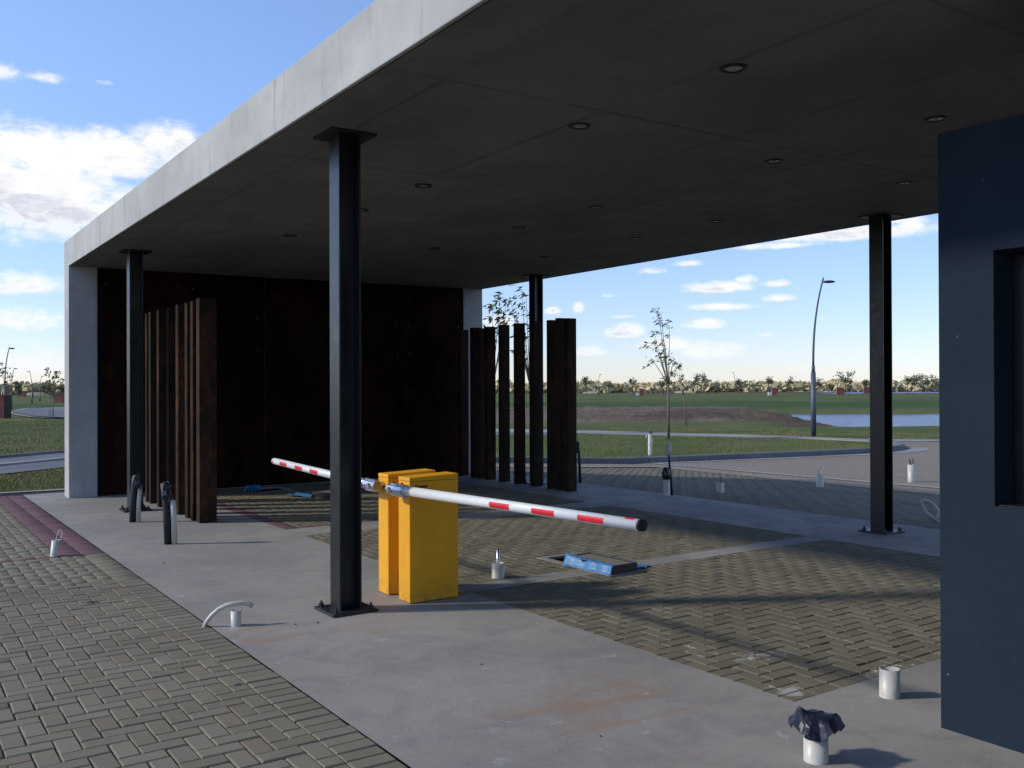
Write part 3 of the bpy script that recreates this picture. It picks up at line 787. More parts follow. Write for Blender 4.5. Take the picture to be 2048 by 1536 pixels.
# cast panels of the soffit with recessed joints
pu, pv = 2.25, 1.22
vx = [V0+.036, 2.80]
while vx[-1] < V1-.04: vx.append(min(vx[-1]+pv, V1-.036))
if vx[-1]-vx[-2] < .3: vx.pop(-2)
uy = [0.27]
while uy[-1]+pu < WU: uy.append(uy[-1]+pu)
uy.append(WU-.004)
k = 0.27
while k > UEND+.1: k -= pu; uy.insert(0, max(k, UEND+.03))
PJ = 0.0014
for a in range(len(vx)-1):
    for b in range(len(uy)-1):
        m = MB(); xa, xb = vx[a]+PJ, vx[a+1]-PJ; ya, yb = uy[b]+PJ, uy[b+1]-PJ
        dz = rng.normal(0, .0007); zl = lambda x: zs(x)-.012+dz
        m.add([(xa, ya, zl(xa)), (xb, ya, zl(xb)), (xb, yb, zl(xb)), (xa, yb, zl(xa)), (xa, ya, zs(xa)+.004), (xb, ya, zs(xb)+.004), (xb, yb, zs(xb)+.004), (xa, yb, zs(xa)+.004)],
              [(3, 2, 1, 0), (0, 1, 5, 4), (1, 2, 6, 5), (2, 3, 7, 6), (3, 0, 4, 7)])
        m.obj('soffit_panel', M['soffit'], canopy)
ew = MB(); xa, xb = V0+.001, V1-.001
ew.add([(xa, WU, -.2), (xb, WU, -.2), (xb, WU2-.001, -.2), (xa, WU2-.001, -.2), (xa, WU, zs(xa)+.004), (xb, WU, zs(xb)+.004), (xb, WU2-.001, zs(xb)+.004), (xa, WU2-.001, zs(xa)+.004)],
       [(0, 3, 2, 1), (4, 5, 6, 7), (0, 1, 5, 4), (1, 2, 6, 5), (2, 3, 7, 6), (3, 0, 4, 7)])
end_wall = ew.obj('end_wall', M['fascia'], canopy, 0.008, 2)
# weathered steel sheets, bolted on
CV0, CV1 = 2.76, 9.2
ncol = 5; cw = (CV1-CV0)/ncol
bolt_me = MB().lathe([(0.0, -.008), (.012, -.008), (.014, -.002), (.014, .002)], 0, 0, 8, Matrix.Rotation(-PI/2, 4, 'X')).mesh('bolt', M['pole'])
for a in range(ncol):
    for (z0, z1) in ((0.0, SOF-.02),):
        m = MB(); xa, xb = CV0+a*cw+.003, CV0+(a+1)*cw-.003
        m.box(xa, xb, WU-.012, WU-.002, z0+.004, z1-.004)
        m.v = [(x, y, z if z < 1 else zs(x)-.018) for x, y, z in m.v]
        pl = m.obj('rust_panel', M['corten'], canopy, 0.002, 1)
        for bx in (.12, cw-.12):
            for bz in (2.25, 2.75, 3.2) if a in (1, 3, 4) else (3.2,):
                o = link('bolt', bolt_me, pl); o.location = (CV0+a*cw+bx, WU-.014, bz)

# ------------------------------------------------------------------ columns
def make_column(loc, label, top):
    r = thing('steel_column', loc, label, 'column', 'black steel columns holding up the canopy')
    m = MB(); hw, hd, tf, tw = .085, .085, .014, .010
    z0, z1 = .018, top-.016
    # I profile with its flanges facing the driveway
    for s in (-1, 1): m.box(s*hd-(tf if s > 0 else 0), s*hd+(tf if s < 0 else 0), -hw, hw, z0, z1)
    m.box(-hd+tf, hd-tf, -tw/2, tw/2, z0, z1)
    m.obj('beam', M['black_steel'], r, .003, 2)
    p = MB(); p.box(-.175, .175, -.17, .17, 0.0, .02); bp = p.obj('base_plate', M['dark_plate'], r, .004, 2)
    p = MB(); p.box(-.175, .175, -.17, .17, top-.018, top+.004); p.obj('top_plate', M['dark_plate'], r, .003, 1)
    bm_ = MB(); bm_.lathe([(.0, .062), (.009, .062), (.010, .045), (.010, .043), (.02, .043), (.02, .02)], 0, 0, 6, smooth=False)
    me = bm_.mesh('anchor_bolt', M['dark_plate'])
    for x in (-.135, .135):
        for y in (-.13, .13):
            o = link('anchor_bolt', me, bp); o.location = (x, y, 0)
    g = MB()
    for s in (-1, 1):
        g.add([(s*.085, -.004, .02), (s*.15, -.004, .02), (s*.085, -.004, .09), (s*.085, .004, .02), (s*.15, .004, .02), (s*.085, .004, .09)], [(0, 1, 2), (5, 4, 3), (0, 3, 4, 1), (1, 4, 5, 2), (2, 5, 3, 0)])
    return r
make_column((2.815, 6.235, 0), 'tall black steel column standing just in front of the yellow barrier cabinets', zs(2.84)-.012)
make_column((2.855, 13.0, 0), 'black steel column beside the end of the rusty fin row next to the end wall', zs(2.86)-.012)
make_column((9.18, 6.17, 0), 'broad black steel column on the far apron next to the slate booth', zs(9.18)-.012)
make_column((9.18, 12.66, 0), 'black steel column rising behind the far row of rusty fins', zs(9.18)-.012)

# ------------------------------------------------------------------ rusty fins
def fin(x0, x1, y0, y1, z1, name, label, group):
    r = MB(); cx, cy = (x0+x1)/2, (y0+y1)/2
    a, b, t = (x1-x0)/2, (y1-y0)/2, .006
    # a folded sheet box, open at the top
    r.prism([(-a, -b), (a, -b), (a, b), (-a, b)], 0, z1-.004)
    o = r.obj(name, M['fin_rust'], None, .003, 2); o.location = (cx, cy, 0); o.rotation_euler = (0, 0, rng.normal(0, .006))
    return tag(o, label, 'metal fin', group)
LF = [(13.86, 13.97), (13.62, 13.73), (13.15, 13.26), (12.70, 12.82), (12.19, 12.31), (11.79, 11.91), (11.53, 11.65), (11.27, 11.40)]
ordl = ['rusty fin nearest the end wall in the row behind the left column', 'second rusty fin from the end wall in the left row', 'third rusty fin from the end wall in the left row',
        'fourth rusty fin of the left row, partly behind the wrapped black conduits', 'fifth rusty fin of the left row, with gaps on both sides', 'third rusty fin from the open end of the left row',
        'second rusty fin from the open end of the left row', 'rusty fin at the open end of the left row, its wide dark side showing']
for (a, b), lb in zip(LF, ordl):
    fin(3.2+rng.normal(0, .004), 3.41, a, b, 2.69+rng.normal(0, .006), 'rusty_fin', lb, 'rusty fins in the row by the driveway')
RF = [14.64, 14.22, 14.0, 13.74, 13.3, 12.84, 12.35, 11.91, 11.68, 11.46]
ordr = ['dark rusty fin standing alone nearest the end wall in the far row', 'first of three touching rusty fins beside the pale wall edge in the far row', 'middle of three touching rusty fins beside the pale wall edge in the far row', 'last of three touching rusty fins beside the pale wall edge in the far row',
        'single rusty fin with sky on both sides, left of two alike in the far row', 'single rusty fin with sky on both sides, right of two alike in the far row', 'rusty fin in front of the thin column of the far row',
        'left fin of the cluster at the open end of the far row', 'middle fin of the cluster at the open end of the far row', 'rusty fin at the open right end of the far row']
for b, lb in zip(RF, ordr):
    fin(8.84, 9.01, b-.10, b, 2.69+rng.normal(0, .006), 'rusty_fin', lb, 'rusty fins in the far row beside the rear apron')

# ------------------------------------------------------------------ downlights
def ring_meshes():
    a = MB().lathe([(.050, -.006), (.056, -.010), (.074, -.010), (.080, -.003), (.080, .006)], 0, 0, 28).mesh('trim_ring', M['lamp_ring'])
    b = MB().lathe([(.0, .002), (.018, .0), (.03, -.004), (.040, .001), (.050, -.004)], 0, 0, 24).mesh('lens', M['lamp_glass'])
    return a, b
ring_me, lens_me = ring_meshes()
DL = [(4.10, 3.70, 'large round downlight nearest the viewer in the ceiling'), (4.10, 5.12, 'round downlight in the ceiling to the right of the middle column'), (4.12, 7.42, 'round downlight in the ceiling above the yellow cabinets, right of the middle column head'),
      (4.15, 8.79, 'round downlight half hidden by the middle column'), (4.13, 10.72, 'round downlight above the left fins, leftmost in the ceiling'),
      (6.10, 3.66, 'round downlight in the ceiling above the corner of the slate booth'), (6.12, 5.09, 'round downlight in the ceiling above the street lamp'), (6.15, 7.42, 'round downlight in the ceiling above the open end of the far fins'),
      (6.18, 8.85, 'round downlight in the ceiling above the left part of the far fins'), (6.16, 10.77, 'faint downlight deep in the ceiling above the rust wall right edge'),
      (7.85, 5.02, 'round downlight in the ceiling between the right column head and the booth'), (7.87, 7.36, 'faint downlight near the rear ceiling edge, above the sapling'), (7.9, 8.76, 'faint downlight near the rear ceiling edge, above the white cloud'),
      (7.93, 10.71, 'faint downlight just beside the head of the thin far column')]
for x, y, lb in DL:
    r = thing('downlight', (x, y, zs(x)-.013), lb, 'downlight', 'round downlights in the canopy ceiling', rng.uniform(0, 3))
    link('trim_ring', ring_me, r); link('lens', lens_me, r)

# ------------------------------------------------------------------ guard booth
booth = thing('guard_booth', (0, 0, 0), 'slate blue rendered guard booth with a deep dark window', 'booth')
BX0, BX1, BY0, BY1, BZ = 4.13, 6.9, -1.4, 2.47, 2.79
WY0, WY1, WZ0, WZ1 = 0.7, 2.21, 1.066, 2.21
m = MB(); t = .2
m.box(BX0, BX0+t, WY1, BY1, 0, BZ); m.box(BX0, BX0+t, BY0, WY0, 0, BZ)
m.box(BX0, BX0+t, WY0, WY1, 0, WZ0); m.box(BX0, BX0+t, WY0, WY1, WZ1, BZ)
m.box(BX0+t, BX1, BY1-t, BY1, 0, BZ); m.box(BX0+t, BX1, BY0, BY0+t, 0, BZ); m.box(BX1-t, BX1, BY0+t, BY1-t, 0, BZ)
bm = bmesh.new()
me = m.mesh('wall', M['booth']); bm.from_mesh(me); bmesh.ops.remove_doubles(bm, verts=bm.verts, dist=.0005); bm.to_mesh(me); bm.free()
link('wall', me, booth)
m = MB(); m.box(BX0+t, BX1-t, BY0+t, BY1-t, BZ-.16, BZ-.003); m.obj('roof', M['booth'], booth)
win = MB(); fw = .05; xf = BX0+.16
win.box(xf, xf+.06, WY0+.002, WY0+fw, WZ0+.002, WZ1-.002); win.box(xf, xf+.06, WY1-fw, WY1-.002, WZ0+.002, WZ1-.002)
win.box(xf, xf+.06, WY0+fw, WY1-fw, WZ0+.002, WZ0+fw); win.box(xf, xf+.06, WY0+fw, WY1-fw, WZ1-fw, WZ1-.002)
wf = win.obj('window', M['dark_frame'], booth, .003, 1)
m = MB(); m.box(xf+.025, xf+.033, WY0+fw, WY1-fw, WZ0+fw, WZ1-fw); m.obj('pane', M['glass'], wf)
m = MB(); m.box(BX0+.02, BX0+.158, WY0+.004, WY1-.004, WZ0+.001, WZ0+.006); m.obj('sill', M['dark_frame'], booth)

# ------------------------------------------------------------------ barriers
def sector(m, p0, p1, r, a0, a1, n=8, r2=None):
    p0, p1 = Vector(p0), Vector(p1); d = (p1-p0).normalized(); side = Vector((-1, 0, 0)); side = (side-d*side.dot(d)).normalized(); up = d.cross(side)
    if up.z < 0: up = -up
    v = []
    for p, r in ((p0, r), (p1, r2 or r)):
        for k in range(n+1):
            t = a0+(a1-a0)*k/n; v.append(p+(side*math.cos(t)+up*math.sin(t))*r)
    m.add(v, [(k, k+1, n+1+k+1, n+1+k) for k in range(n)], True)

def barrier(y0, y1, tip_y, tip_z, clamp, stickers, label, badge):
    r = thing('barrier_gate', (3.28, (y0+y1)/2, 0), label, 'barrier', 'yellow boom barriers back to back')
    oy = (y0+y1)/2; hw = (y1-y0)/2
    m = MB(); m.box(0, .42, -hw, hw, .004, .905); m.obj('cabinet', M['yellow'], r, .006, 3)
    m = MB(); m.add([(-.001, -hw-.001, .907), (.421, -hw-.001, .907), (.421, hw+.001, .907), (-.001, hw+.001, .907), (-.001, -hw-.001, .936), (.421, -hw-.001, .950), (.421, hw+.001, .950), (-.001, hw+.001, .936)],
                    [(0, 3, 2, 1), (4, 5, 6, 7), (0, 1, 5, 4), (1, 2, 6, 5), (2, 3, 7, 6), (3, 0, 4, 7)])
    m.obj('lid', M['yellow'], r, .005, 2)
    if badge:
        # small dark maker's mark, illegible: a slanted bar of tiny raised strokes
        m = MB()
        for k in range(9):
            xx = .045+k*.0115; hh = .012 if k else .02
            m.add([(xx, -hw-.003, .862), (xx+.008, -hw-.003, .862), (xx+.010, -hw-.003, .862+hh), (xx+.002, -hw-.003, .862+hh), (xx, -hw-.0002, .862), (xx+.008, -hw-.0002, .862), (xx+.010, -hw-.0002, .862+hh), (xx+.002, -hw-.0002, .862+hh)],
                  [(0, 1, 2, 3), (0, 4, 5, 1), (1, 5, 6, 2), (2, 6, 7, 3), (3, 7, 4, 0)])
        m.box(.04, .15, -hw-.002, -hw-.0002, .856, .8605)
        m.obj('badge', M['dark_plate'], r)
    ca, cb = clamp                                    # clamp reaches from ca (hub side) to cb
    d = 1 if tip_y > oy else -1
    xb = -.085; zc = lambda y: .850+(tip_z-.850)*((y-ca)/(tip_y-ca))
    P = lambda y, dx=0, dz=0: (xb+dx, y-oy, zc(y)+dz)
    m = MB(); m.tube([P(cb-d*.02), P(tip_y)], [.0355, .0295], 24, True); bo = m.obj('boom', M['white_paint'], r)
    m = MB()
    c = P(tip_y); m.lathe([(.0, .0), (.027, .0), (.0295, .004), (.0305, -.02)], 0, 0, 20, Matrix.Translation(c) @ Matrix.Rotation(-d*PI/2, 4, 'X') @ Matrix.Translation((0, 0, .004)))
    m.obj('end_cap', M['rubber'] if d < 0 else M['white_paint'], bo)
    for (s0, s1, a0, a1) in stickers:
        rr = lambda y: .0355-.006*abs(y-cb+d*.02)/abs(tip_y-cb+d*.02)+.0007
        m = MB(); sector(m, P(s0), P(s1), rr(s0), a0, a1, 8, rr(s1)); m.obj('red_sticker', M['red'], bo)
    # clamp: split sleeve with flanges, bolts and the shaft into the cabinet
    m = MB(); y_in, y_out = ca, cb
    m.tube([P(y_in+d*.02), P(y_out-d*.03)], .0395, 8, True, False)
    m.tube([P(y_in+d*.02), P(y_in+d*.045)], .043, 8, True, False); m.tube([P(y_out-d*.05), P(y_out-d*.02)], .0425, 16, True)
    m.box(xb-.012, xb+.012, min(y_in, y_out)-oy+.05, max(y_in, y_out)-oy-.05, zc((y_in+y_out)/2)-.050, zc((y_in+y_out)/2)+.044)
    cl = m.obj('clamp', M['galv'], bo, .002, 1)
    m = MB(); yy = oy; m.tube([(xb-.055, yy-oy, .85), (xb-.01, yy-oy, .85)], .022, 6, True, False); m.tube([(xb+.0, 0, .85), (.004, 0, .85)], .028, 14)
    m.obj('hub', M['galv'], r, .001, 1)
    bm_ = MB().lathe([(.0, .012), (.009, .012), (.009, 0)], 0, 0, 6, smooth=False).mesh('clamp_bolt', M['dark_plate'])
    for f_ in (.3, .7):
        o = link('clamp_bolt', bm_, bo); yb = y_in+(y_out-y_in)*f_; o.location = (xb, yb-oy, zc(yb)+.044)
    return r
A0, A1 = math.radians(-38), math.radians(28)
barrier(6.13, 6.31, 3.5, .906, (6.30, 6.00), [(4.87, 4.65, A0, A1), (4.42, 4.20, A0, A1), (3.99, 3.77, A0, A1), (3.62, 3.55, math.radians(55), math.radians(110))],
        'yellow barrier cabinet with its striped white boom reaching towards the booth', True)
barrier(6.48, 6.65, 8.72, .905, (6.47, 6.74), [(7.59, 7.77, A0, A1), (7.95, 8.13, A0, A1), (8.33, 8.51, A0, A1), (8.68, 8.715, math.radians(-30), math.radians(10))],
        'rear yellow barrier cabinet with its white boom reaching past the middle column to the fins', False)

# ------------------------------------------------------------------ open chambers
def chamber(p, name, label, depth=.5):
    r = thing(name, ((p[0]+p[1])/2, (p[2]+p[3])/2, 0), label, 'pit', 'open service pits in the lane')
    a, b = (p[1]-p[0])/2, (p[3]-p[2])/2; f_ = PF if p is PIT else .06
    m = MB()
    for (x0, x1, y0, y1) in ((-a-f_, a+f_, -b-f_, -b), (-a-f_, a+f_, b, b+f_), (-a-f_, -a, -b, b), (a, a+f_, -b, b)): m.box(x0, x1, y0, y1, -.1, .004)
    m.obj('rim', M['floor'], r)
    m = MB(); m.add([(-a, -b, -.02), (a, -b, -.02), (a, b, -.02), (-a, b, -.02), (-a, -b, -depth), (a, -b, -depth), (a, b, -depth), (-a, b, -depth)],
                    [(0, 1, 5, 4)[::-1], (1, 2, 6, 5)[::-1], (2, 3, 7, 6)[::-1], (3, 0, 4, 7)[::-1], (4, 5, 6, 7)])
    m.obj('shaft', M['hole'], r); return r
chamber(PIT, 'service_pit', 'open service pit between the paved bays with its cover pushed aside')
chamber(PIT2, 'service_pit', 'small open pit in the far bay behind the left boom, right of the fins')
chamber(PIT3, 'service_pit', 'shallow open pit close to the foot of the rust wall')

def cover(loc, a, b, h, label, rz, tilt=0.0):
    r = thing('pit_cover', loc, label, 'pit cover', 'pit covers lying beside the pits', rz); r.rotation_euler = (tilt, 0, rz)
    m = MB()
    for (x0, x1, y0, y1) in ((-a, a, -b, -b+.02), (-a, a, b-.02, b), (-a, -a+.02, -b+.02, b-.02), (a-.02, a, -b+.02, b-.02)): m.box(x0, x1, y0, y1, 0, h)
    m.box(-a+.02, a-.02, -b+.02, b-.02, 0, .01)
    m.obj('frame', M['dark_plate'], r, .003, 1)
    m = MB(); m.box(-a+.02, a-.02, -b+.02, b-.02, .012, h-.008); m.obj('infill', M['paver'], r)
    return r
cover((5.345, 6.40, .004), .150, .31, .072, 'thick tray cover with a tan filling beside the open pit and blue plastic', .03)
cover((5.62, 12.92, .0), .2, .22, .08, 'pit cover in shadow beside the small pit behind the boom', .2)

def crumpled(name, loc, sx, sy, h, label, rz, seed, hang=0.0):
    r_ = np.random.default_rng(seed); nx, ny = 16, 16
    v = []
    ph = r_.uniform(0, 6, 8)
    for a in range(nx):
        for b in range(ny):
            u, t = a/(nx-1)-.5, b/(ny-1)-.5
            z = h*(.5+.5*math.sin(u*9+ph[0]+t*4)*math.sin(t*7+ph[1])) + .3*h*math.sin(u*21+ph[2])*math.sin(t*17+ph[3]) + r_.normal(0, h*.06)
            ex = 1+.16*math.sin(6*math.atan2(t, u)+ph[4])
            v.append((u*sx*ex, t*sy*ex, max(.003, z) + hang*(.5-u)))
    f = [(a*ny+b, (a+1)*ny+b, (a+1)*ny+b+1, a*ny+b+1) for a in range(nx-1) for b in range(ny-1)]
    m = MB(); m.add(v, f, True); o = m.obj(name, M['blue_plastic']); o.location = loc; o.rotation_euler = (0, 0, rz)
    s = o.modifiers.new('thick', 'SOLIDIFY'); s.thickness = .003
    return tag(o, label, 'plastic sheet', 'crumpled blue plastic sheets by the pits')
# sheet draped over the cover's side: a fold from its top edge down to the ground
m = MB(); nn = 22; vv = []
r_ = np.random.default_rng(5)
for a in range(nn):
    yy = 6.07+.60*a/(nn-1)
    prof = [(5.24, .082), (5.200, .081), (5.188, .058), (5.180, .028), (5.172, .008), (5.150+.015*r_.random(), .004)]
    if a > nn-6: prof = [(x-.006*(a-nn+6), z+.004*(a-nn+6)) for x, z in prof[:3]] + [(x-.008*(a-nn+6), z) for x, z in prof[3:]]
    for x, z in prof: vv.append((x+r_.normal(0, .003)+.006*math.sin(a*1.1), yy+r_.normal(0, .003), max(.003, z+r_.normal(0, .002))))
m.add(vv, [(a*6+b, (a+1)*6+b, (a+1)*6+b+1, a*6+b+1) for a in range(nn-1) for b in range(5)], True)
o = m.obj('blue_plastic_sheet', M['blue_plastic']); s = o.modifiers.new('thick', 'SOLIDIFY'); s.thickness = .003
tag(o, 'bright blue plastic draped down the side of the tray cover at the open pit', 'plastic sheet', 'crumpled blue plastic sheets by the pits')
crumpled('blue_plastic_sheet', (5.60, 6.2, .004), .24, .12, .015, 'flat scrap of blue plastic poking out right of the tray cover', .2, 2)
crumpled('blue_plastic_sheet', (5.28, 13.2, .004), .26, .40, .035, 'blue plastic in shadow by the small pit behind the boom', .4, 3)
crumpled('blue_plastic_sheet', (4.86, 14.25, .0), .18, .30, .10, 'small crumpled blue plastic at the foot of the rust wall', .2, 4)

# ------------------------------------------------------------------ pipes and conduits
def pipe_shell(r, h, tilt=(0, 0), wall=.004, seg=24, jag=0.0):
    m = MB(); prof = [(r, -.05), (r, h), (r-wall, h), (r-wall, .01), (0, .01)]
    m.lathe(prof, 0, 0, seg)
    if jag:
        for k in range(seg):
            dz = -jag*max(0, math.sin(2*PI*k/seg*1.0+.6))**6
            for row in (1, 2): x, y, z = m.v[row*seg+k]; m.v[row*seg+k] = (x, y, z+dz)
    m.v = [(x+z*tilt[0], y+z*tilt[1], z) for x, y, z in m.v]
    return m
PG = 'white plastic pipe stubs around the gate'
def stub(loc, r, h, label, tilt=(0, 0), jag=0.0):
    t_ = thing('pipe_stub', loc, label, 'pipe', PG); pipe_shell(r, h, tilt, jag=jag).obj('pipe', M['pvc'], t_); return t_
def loop_pts(w_, h_, n_=16, lean=0.0, close=0.25):
    """upright wire loop"""
    out = []
    for k in range(n_+1):
        t_ = -PI/2+close+(2*PI-2*close)*k/n_
        out.append((w_*math.cos(t_), w_*.3*math.sin(t_*2), h_*(.5+.5*math.sin(t_))))
    return [(x+lean*z, y, z) for x, y, z in out]

# a: left driveway, wire loop
s_ = stub((1.43, 9.89, 0), .037, .155, 'leaning white pipe stub with a wire loop in the purple paver band', (.10, .0))
m = MB(); m.tube([(x*.8+.03, y, z+.12) for x, y, z in loop_pts(.028, .13, 16, .28)], .0035, 6); m.obj('wire', M['white_paint'], s_)
# b: stub with the arching conduit beside it
stub((2.02, 6.26, 0), .036, .105, 'short white pipe stub on the apron next to an arching white hose', (0, 0), .02)
p_ = [(1.83, 6.36, -.02), (1.845, 6.34, .03), (1.875, 6.325, .075), (1.92, 6.31, .115), (1.965, 6.29, .138), (2.01, 6.27, .148), (2.06, 6.26, .148), (2.10, 6.25, .140), (2.13, 6.235, .122)]
m = MB(); m.tube(p_, [.015, .015, .015, .0155, .016, .0165, .0165, .0165, .016], 12); o = m.obj('conduit_hose', M['pvc']); tag(o, 'white conduit arching out of the paver edge over a short pipe stub', 'hose')
# c: stub with grey inner pipe, edge of the bay
s_ = stub((4.35, 6.56, 0), .053, .125, 'white pipe stub with a grey inner tube at the edge of the bay')
m = MB(); m.tube([(0, 0, 0), (.0, .0, .235)], .014, 12); m.obj('inner_tube', M['galv'], s_)
m = MB(); m.tube([(.005, .0, .23), (.006, .0, .262)], .003, 6); m.obj('wire', M['rubber'], s_)
# d: open stub near the booth
stub((4.33, 2.87, 0), .051, .145, 'open white pipe stub with a broken rim beside the booth', (0, 0), .010)
# e: stub with a black bag
s_ = stub((3.33, 2.56, 0), .052, .098, 'white pipe stub capped with a crumpled black plastic bag')
r_ = np.random.default_rng(21); na, nr = 30, 8
tips = {0: (.155, .01), 1: (.06, .0)}
V = []
for a in range(na):
    t_ = 2*PI*a/na
    fold = .5+.5*math.cos(7*t_+.6)                       # pleats running down from the top
    fold2 = .5+.5*math.cos(3*t_+1.1)
    for q in range(nr):
        f_ = q/(nr-1)
        rr = .012+.074*f_**.45+.026*f_*fold+.022*f_*fold2
        z = .198-.040*f_**1.4-.034*f_**3*(1-fold)-.018*f_*fold2
        z += .045*math.exp(-((t_-2.6)/.35)**2)*math.exp(-((f_-.45)/.3)**2)+.03*math.exp(-((t_-5.2)/.5)**2)*math.exp(-((f_-.6)/.3)**2)
        rr += r_.normal(0, .0016); z += r_.normal(0, .0016)
        V.append((rr*math.cos(t_), rr*math.sin(t_), z))
m = MB(); m.add(V+[(0, 0, .20)], [(a*nr+q, a*nr+q+1, ((a+1) % na)*nr+q+1, ((a+1) % na)*nr+q) for a in range(na) for q in range(nr-1)]+[(na*nr, a*nr, ((a+1) % na)*nr) for a in range(na)], False)
ob = m.obj('plastic_bag', M['bag']); ob.location = (3.33, 2.56, .008)
sd = ob.modifiers.new('thick', 'SOLIDIFY'); sd.thickness = .002
tag(ob, 'crumpled black plastic bag tied over the nearest pipe stub', 'plastic bag')
# f, g, h: stubs behind the gate
s_ = stub((11.02, 10.26, float(zg(11.02))), .058, .155, 'short white stub on the shaded rear paving, left of two')
m = MB(); m.tube([(-.0, 0, .15), (.0, 0, .28)], .005, 6); m.obj('wire', M['rubber'], s_)
s_ = stub((14.24, 10.83, float(zg(14.24))), .062, .23, 'white stub with a wire loop at the pale gutter line')
m = MB(); m.tube([(x, y, z+.2) for x, y, z in loop_pts(.045, .17)], .006, 6); m.obj('wire', M['galv'], s_)
s_ = stub((16.73, 10.59, -.26), .066, .34, 'taller white stub on the sunlit forecourt between right column and booth', (-.04, 0))
m = MB(); m.tube([(-.01, 0, .3), (-.05, 0, .42), (-.06, 0, .45)], .012, 6); m.tube([(.02, 0, .3), (.03, .0, .46), (.06, 0, .44), (.07, .0, .36)], .005, 6); m.obj('wire', M['rubber'], s_)
# i: white hose loop beside the booth
z_ = float(zg(10.62)); c_ = Vector((10.62, 6.44, z_))
pts = []
for k in range(21):
    t_ = -PI*.42+2*PI*.92*k/20; rr = .085
    pts.append(c_+Vector((R0.x, R0.y, 0))*(-.03+rr*math.cos(t_)*.9-.06*math.sin(t_))+Vector((0, 0, .15+.105*math.sin(t_)))+F0*(.03*k/20))
pts = [c_+R0*.085+Vector((0, 0, -.02))] + pts[::-1][1:] + [c_+R0*.06+F0*.03+Vector((0, 0, .0))]
m = MB(); m.tube(pts, .021, 10); o = m.obj('hose_loop', M['pvc']); tag(o, 'white hose bent into a loop on the rear paving beside the booth edge', 'hose')
# j: tall white pipe in the lawn
s_ = thing('cable_post', (17.72, 19.08, -.27), 'tall white pipe with a coil of grey cable standing in the lawn', 'pipe', PG)
pipe_shell(.058, .60).obj('pipe', M['pvc'], s_)
m = MB(); m.tube([(x-.05, y, z+.3) for x, y, z in loop_pts(.13, .32, 18)], .008, 6); m.obj('cable', M['galv'], s_)
m = MB(); m.tube([(-.02, 0, .60), (.02, 0, .66), (.08, 0, .60)], [.02, .022, .010], 6); m.obj('tape_cap', M['black_tape'], s_)
# k: stub wrapped in black with a white tipped stake
s_ = thing('wrapped_pipe', (9.72, 10.11, 0), 'white pipe on the rear apron with its top wrapped in black', 'pipe', PG)
pipe_shell(.05, .30, (-.02, 0)).obj('pipe', M['pvc'], s_)
m = MB(); m.tube([(-.005, 0, .24), (-.008, 0, .30), (-.012, 0, .38), (0, 0, .41)], [.06, .064, .058, .04], 10); m.tube([(-.06, 0, .34), (-.1, 0, .335)], .016, 6); m.obj('tape_wrap', M['black_tape'], s_)
o = thing('cable_stake', (9.80, 10.10, 0), 'thin black cable rising from the wrapped pipe to a white tube tip', 'cable')
m = MB(); m.tube([(.005, 0, 0), (-.01, 0, .25), (-.03, 0, .42), (-.045, 0, .6), (-.045, 0, .72)], [.026, .024, .018, .012, .011], 8); m.obj('cable', M['rubber'], o)
m = MB(); m.tube([(-.052, 0, .585), (-.06, 0, .62), (-.052, 0, .775)], [.025, .046, .046], 12); m.obj('tube', M['pvc'], o)
# l, m, n: pipe and black conduit pairs
def bundle(loc, h, label, off, lean, rz, blk=.026, wht=.026, flip=1):
    r = thing('conduit_pair', loc, label, 'conduit', 'black and white conduit pairs by the fins', rz)
    m = MB(); m.tube([(0, 0, -.02), (lean*.3, 0, h*.5), (lean*.7, 0, h*.82), (lean, 0, h)], [blk, blk, blk*.95, blk*.85], 12); m.obj('black_conduit', M['rubber'], r)
    m = MB(); m.tube([(off, .0, -.02), (off+lean*.2*flip, 0, h*.4), (off+lean*.7*flip, 0, h*.72)], wht, 12); m.obj('white_pipe', M['pvc'], r)
    m = MB(); zz = [h*.74, h*.80, h*.9, h*.98, h*1.02]
    m.tube([(lean*.8+off*.25, 0, z) for z in zz], [blk*1.3, blk*1.5, blk*1.15, blk*1.25, blk*.8], 9, True, False)
    m.tube([(lean+off*.8, .0, h*.80), (lean+off*1.2, -.01, h*.7)], blk*.7, 6, True, False)
    w_ = m.obj('tape_wrap', M['black_tape'], r)
    for v in w_.data.vertices: v.co += Vector(rng.normal(0, .008, 3))
    return r
bundle((2.575, 11.87, 0), .56, 'taped black and white conduits in front of the left column base', .068, .035, -YAW, .038, .027)
bundle((2.51, 9.96, 0), .63, 'taller black and white conduits alone on the apron before the fins', .066, -.045, -YAW, .038, .03, .6)
bundle((9.84, 12.32, 0), .68, 'black and white conduits leaning at the open end of the far fins', -.075, -.03, -YAW, .024, .034)

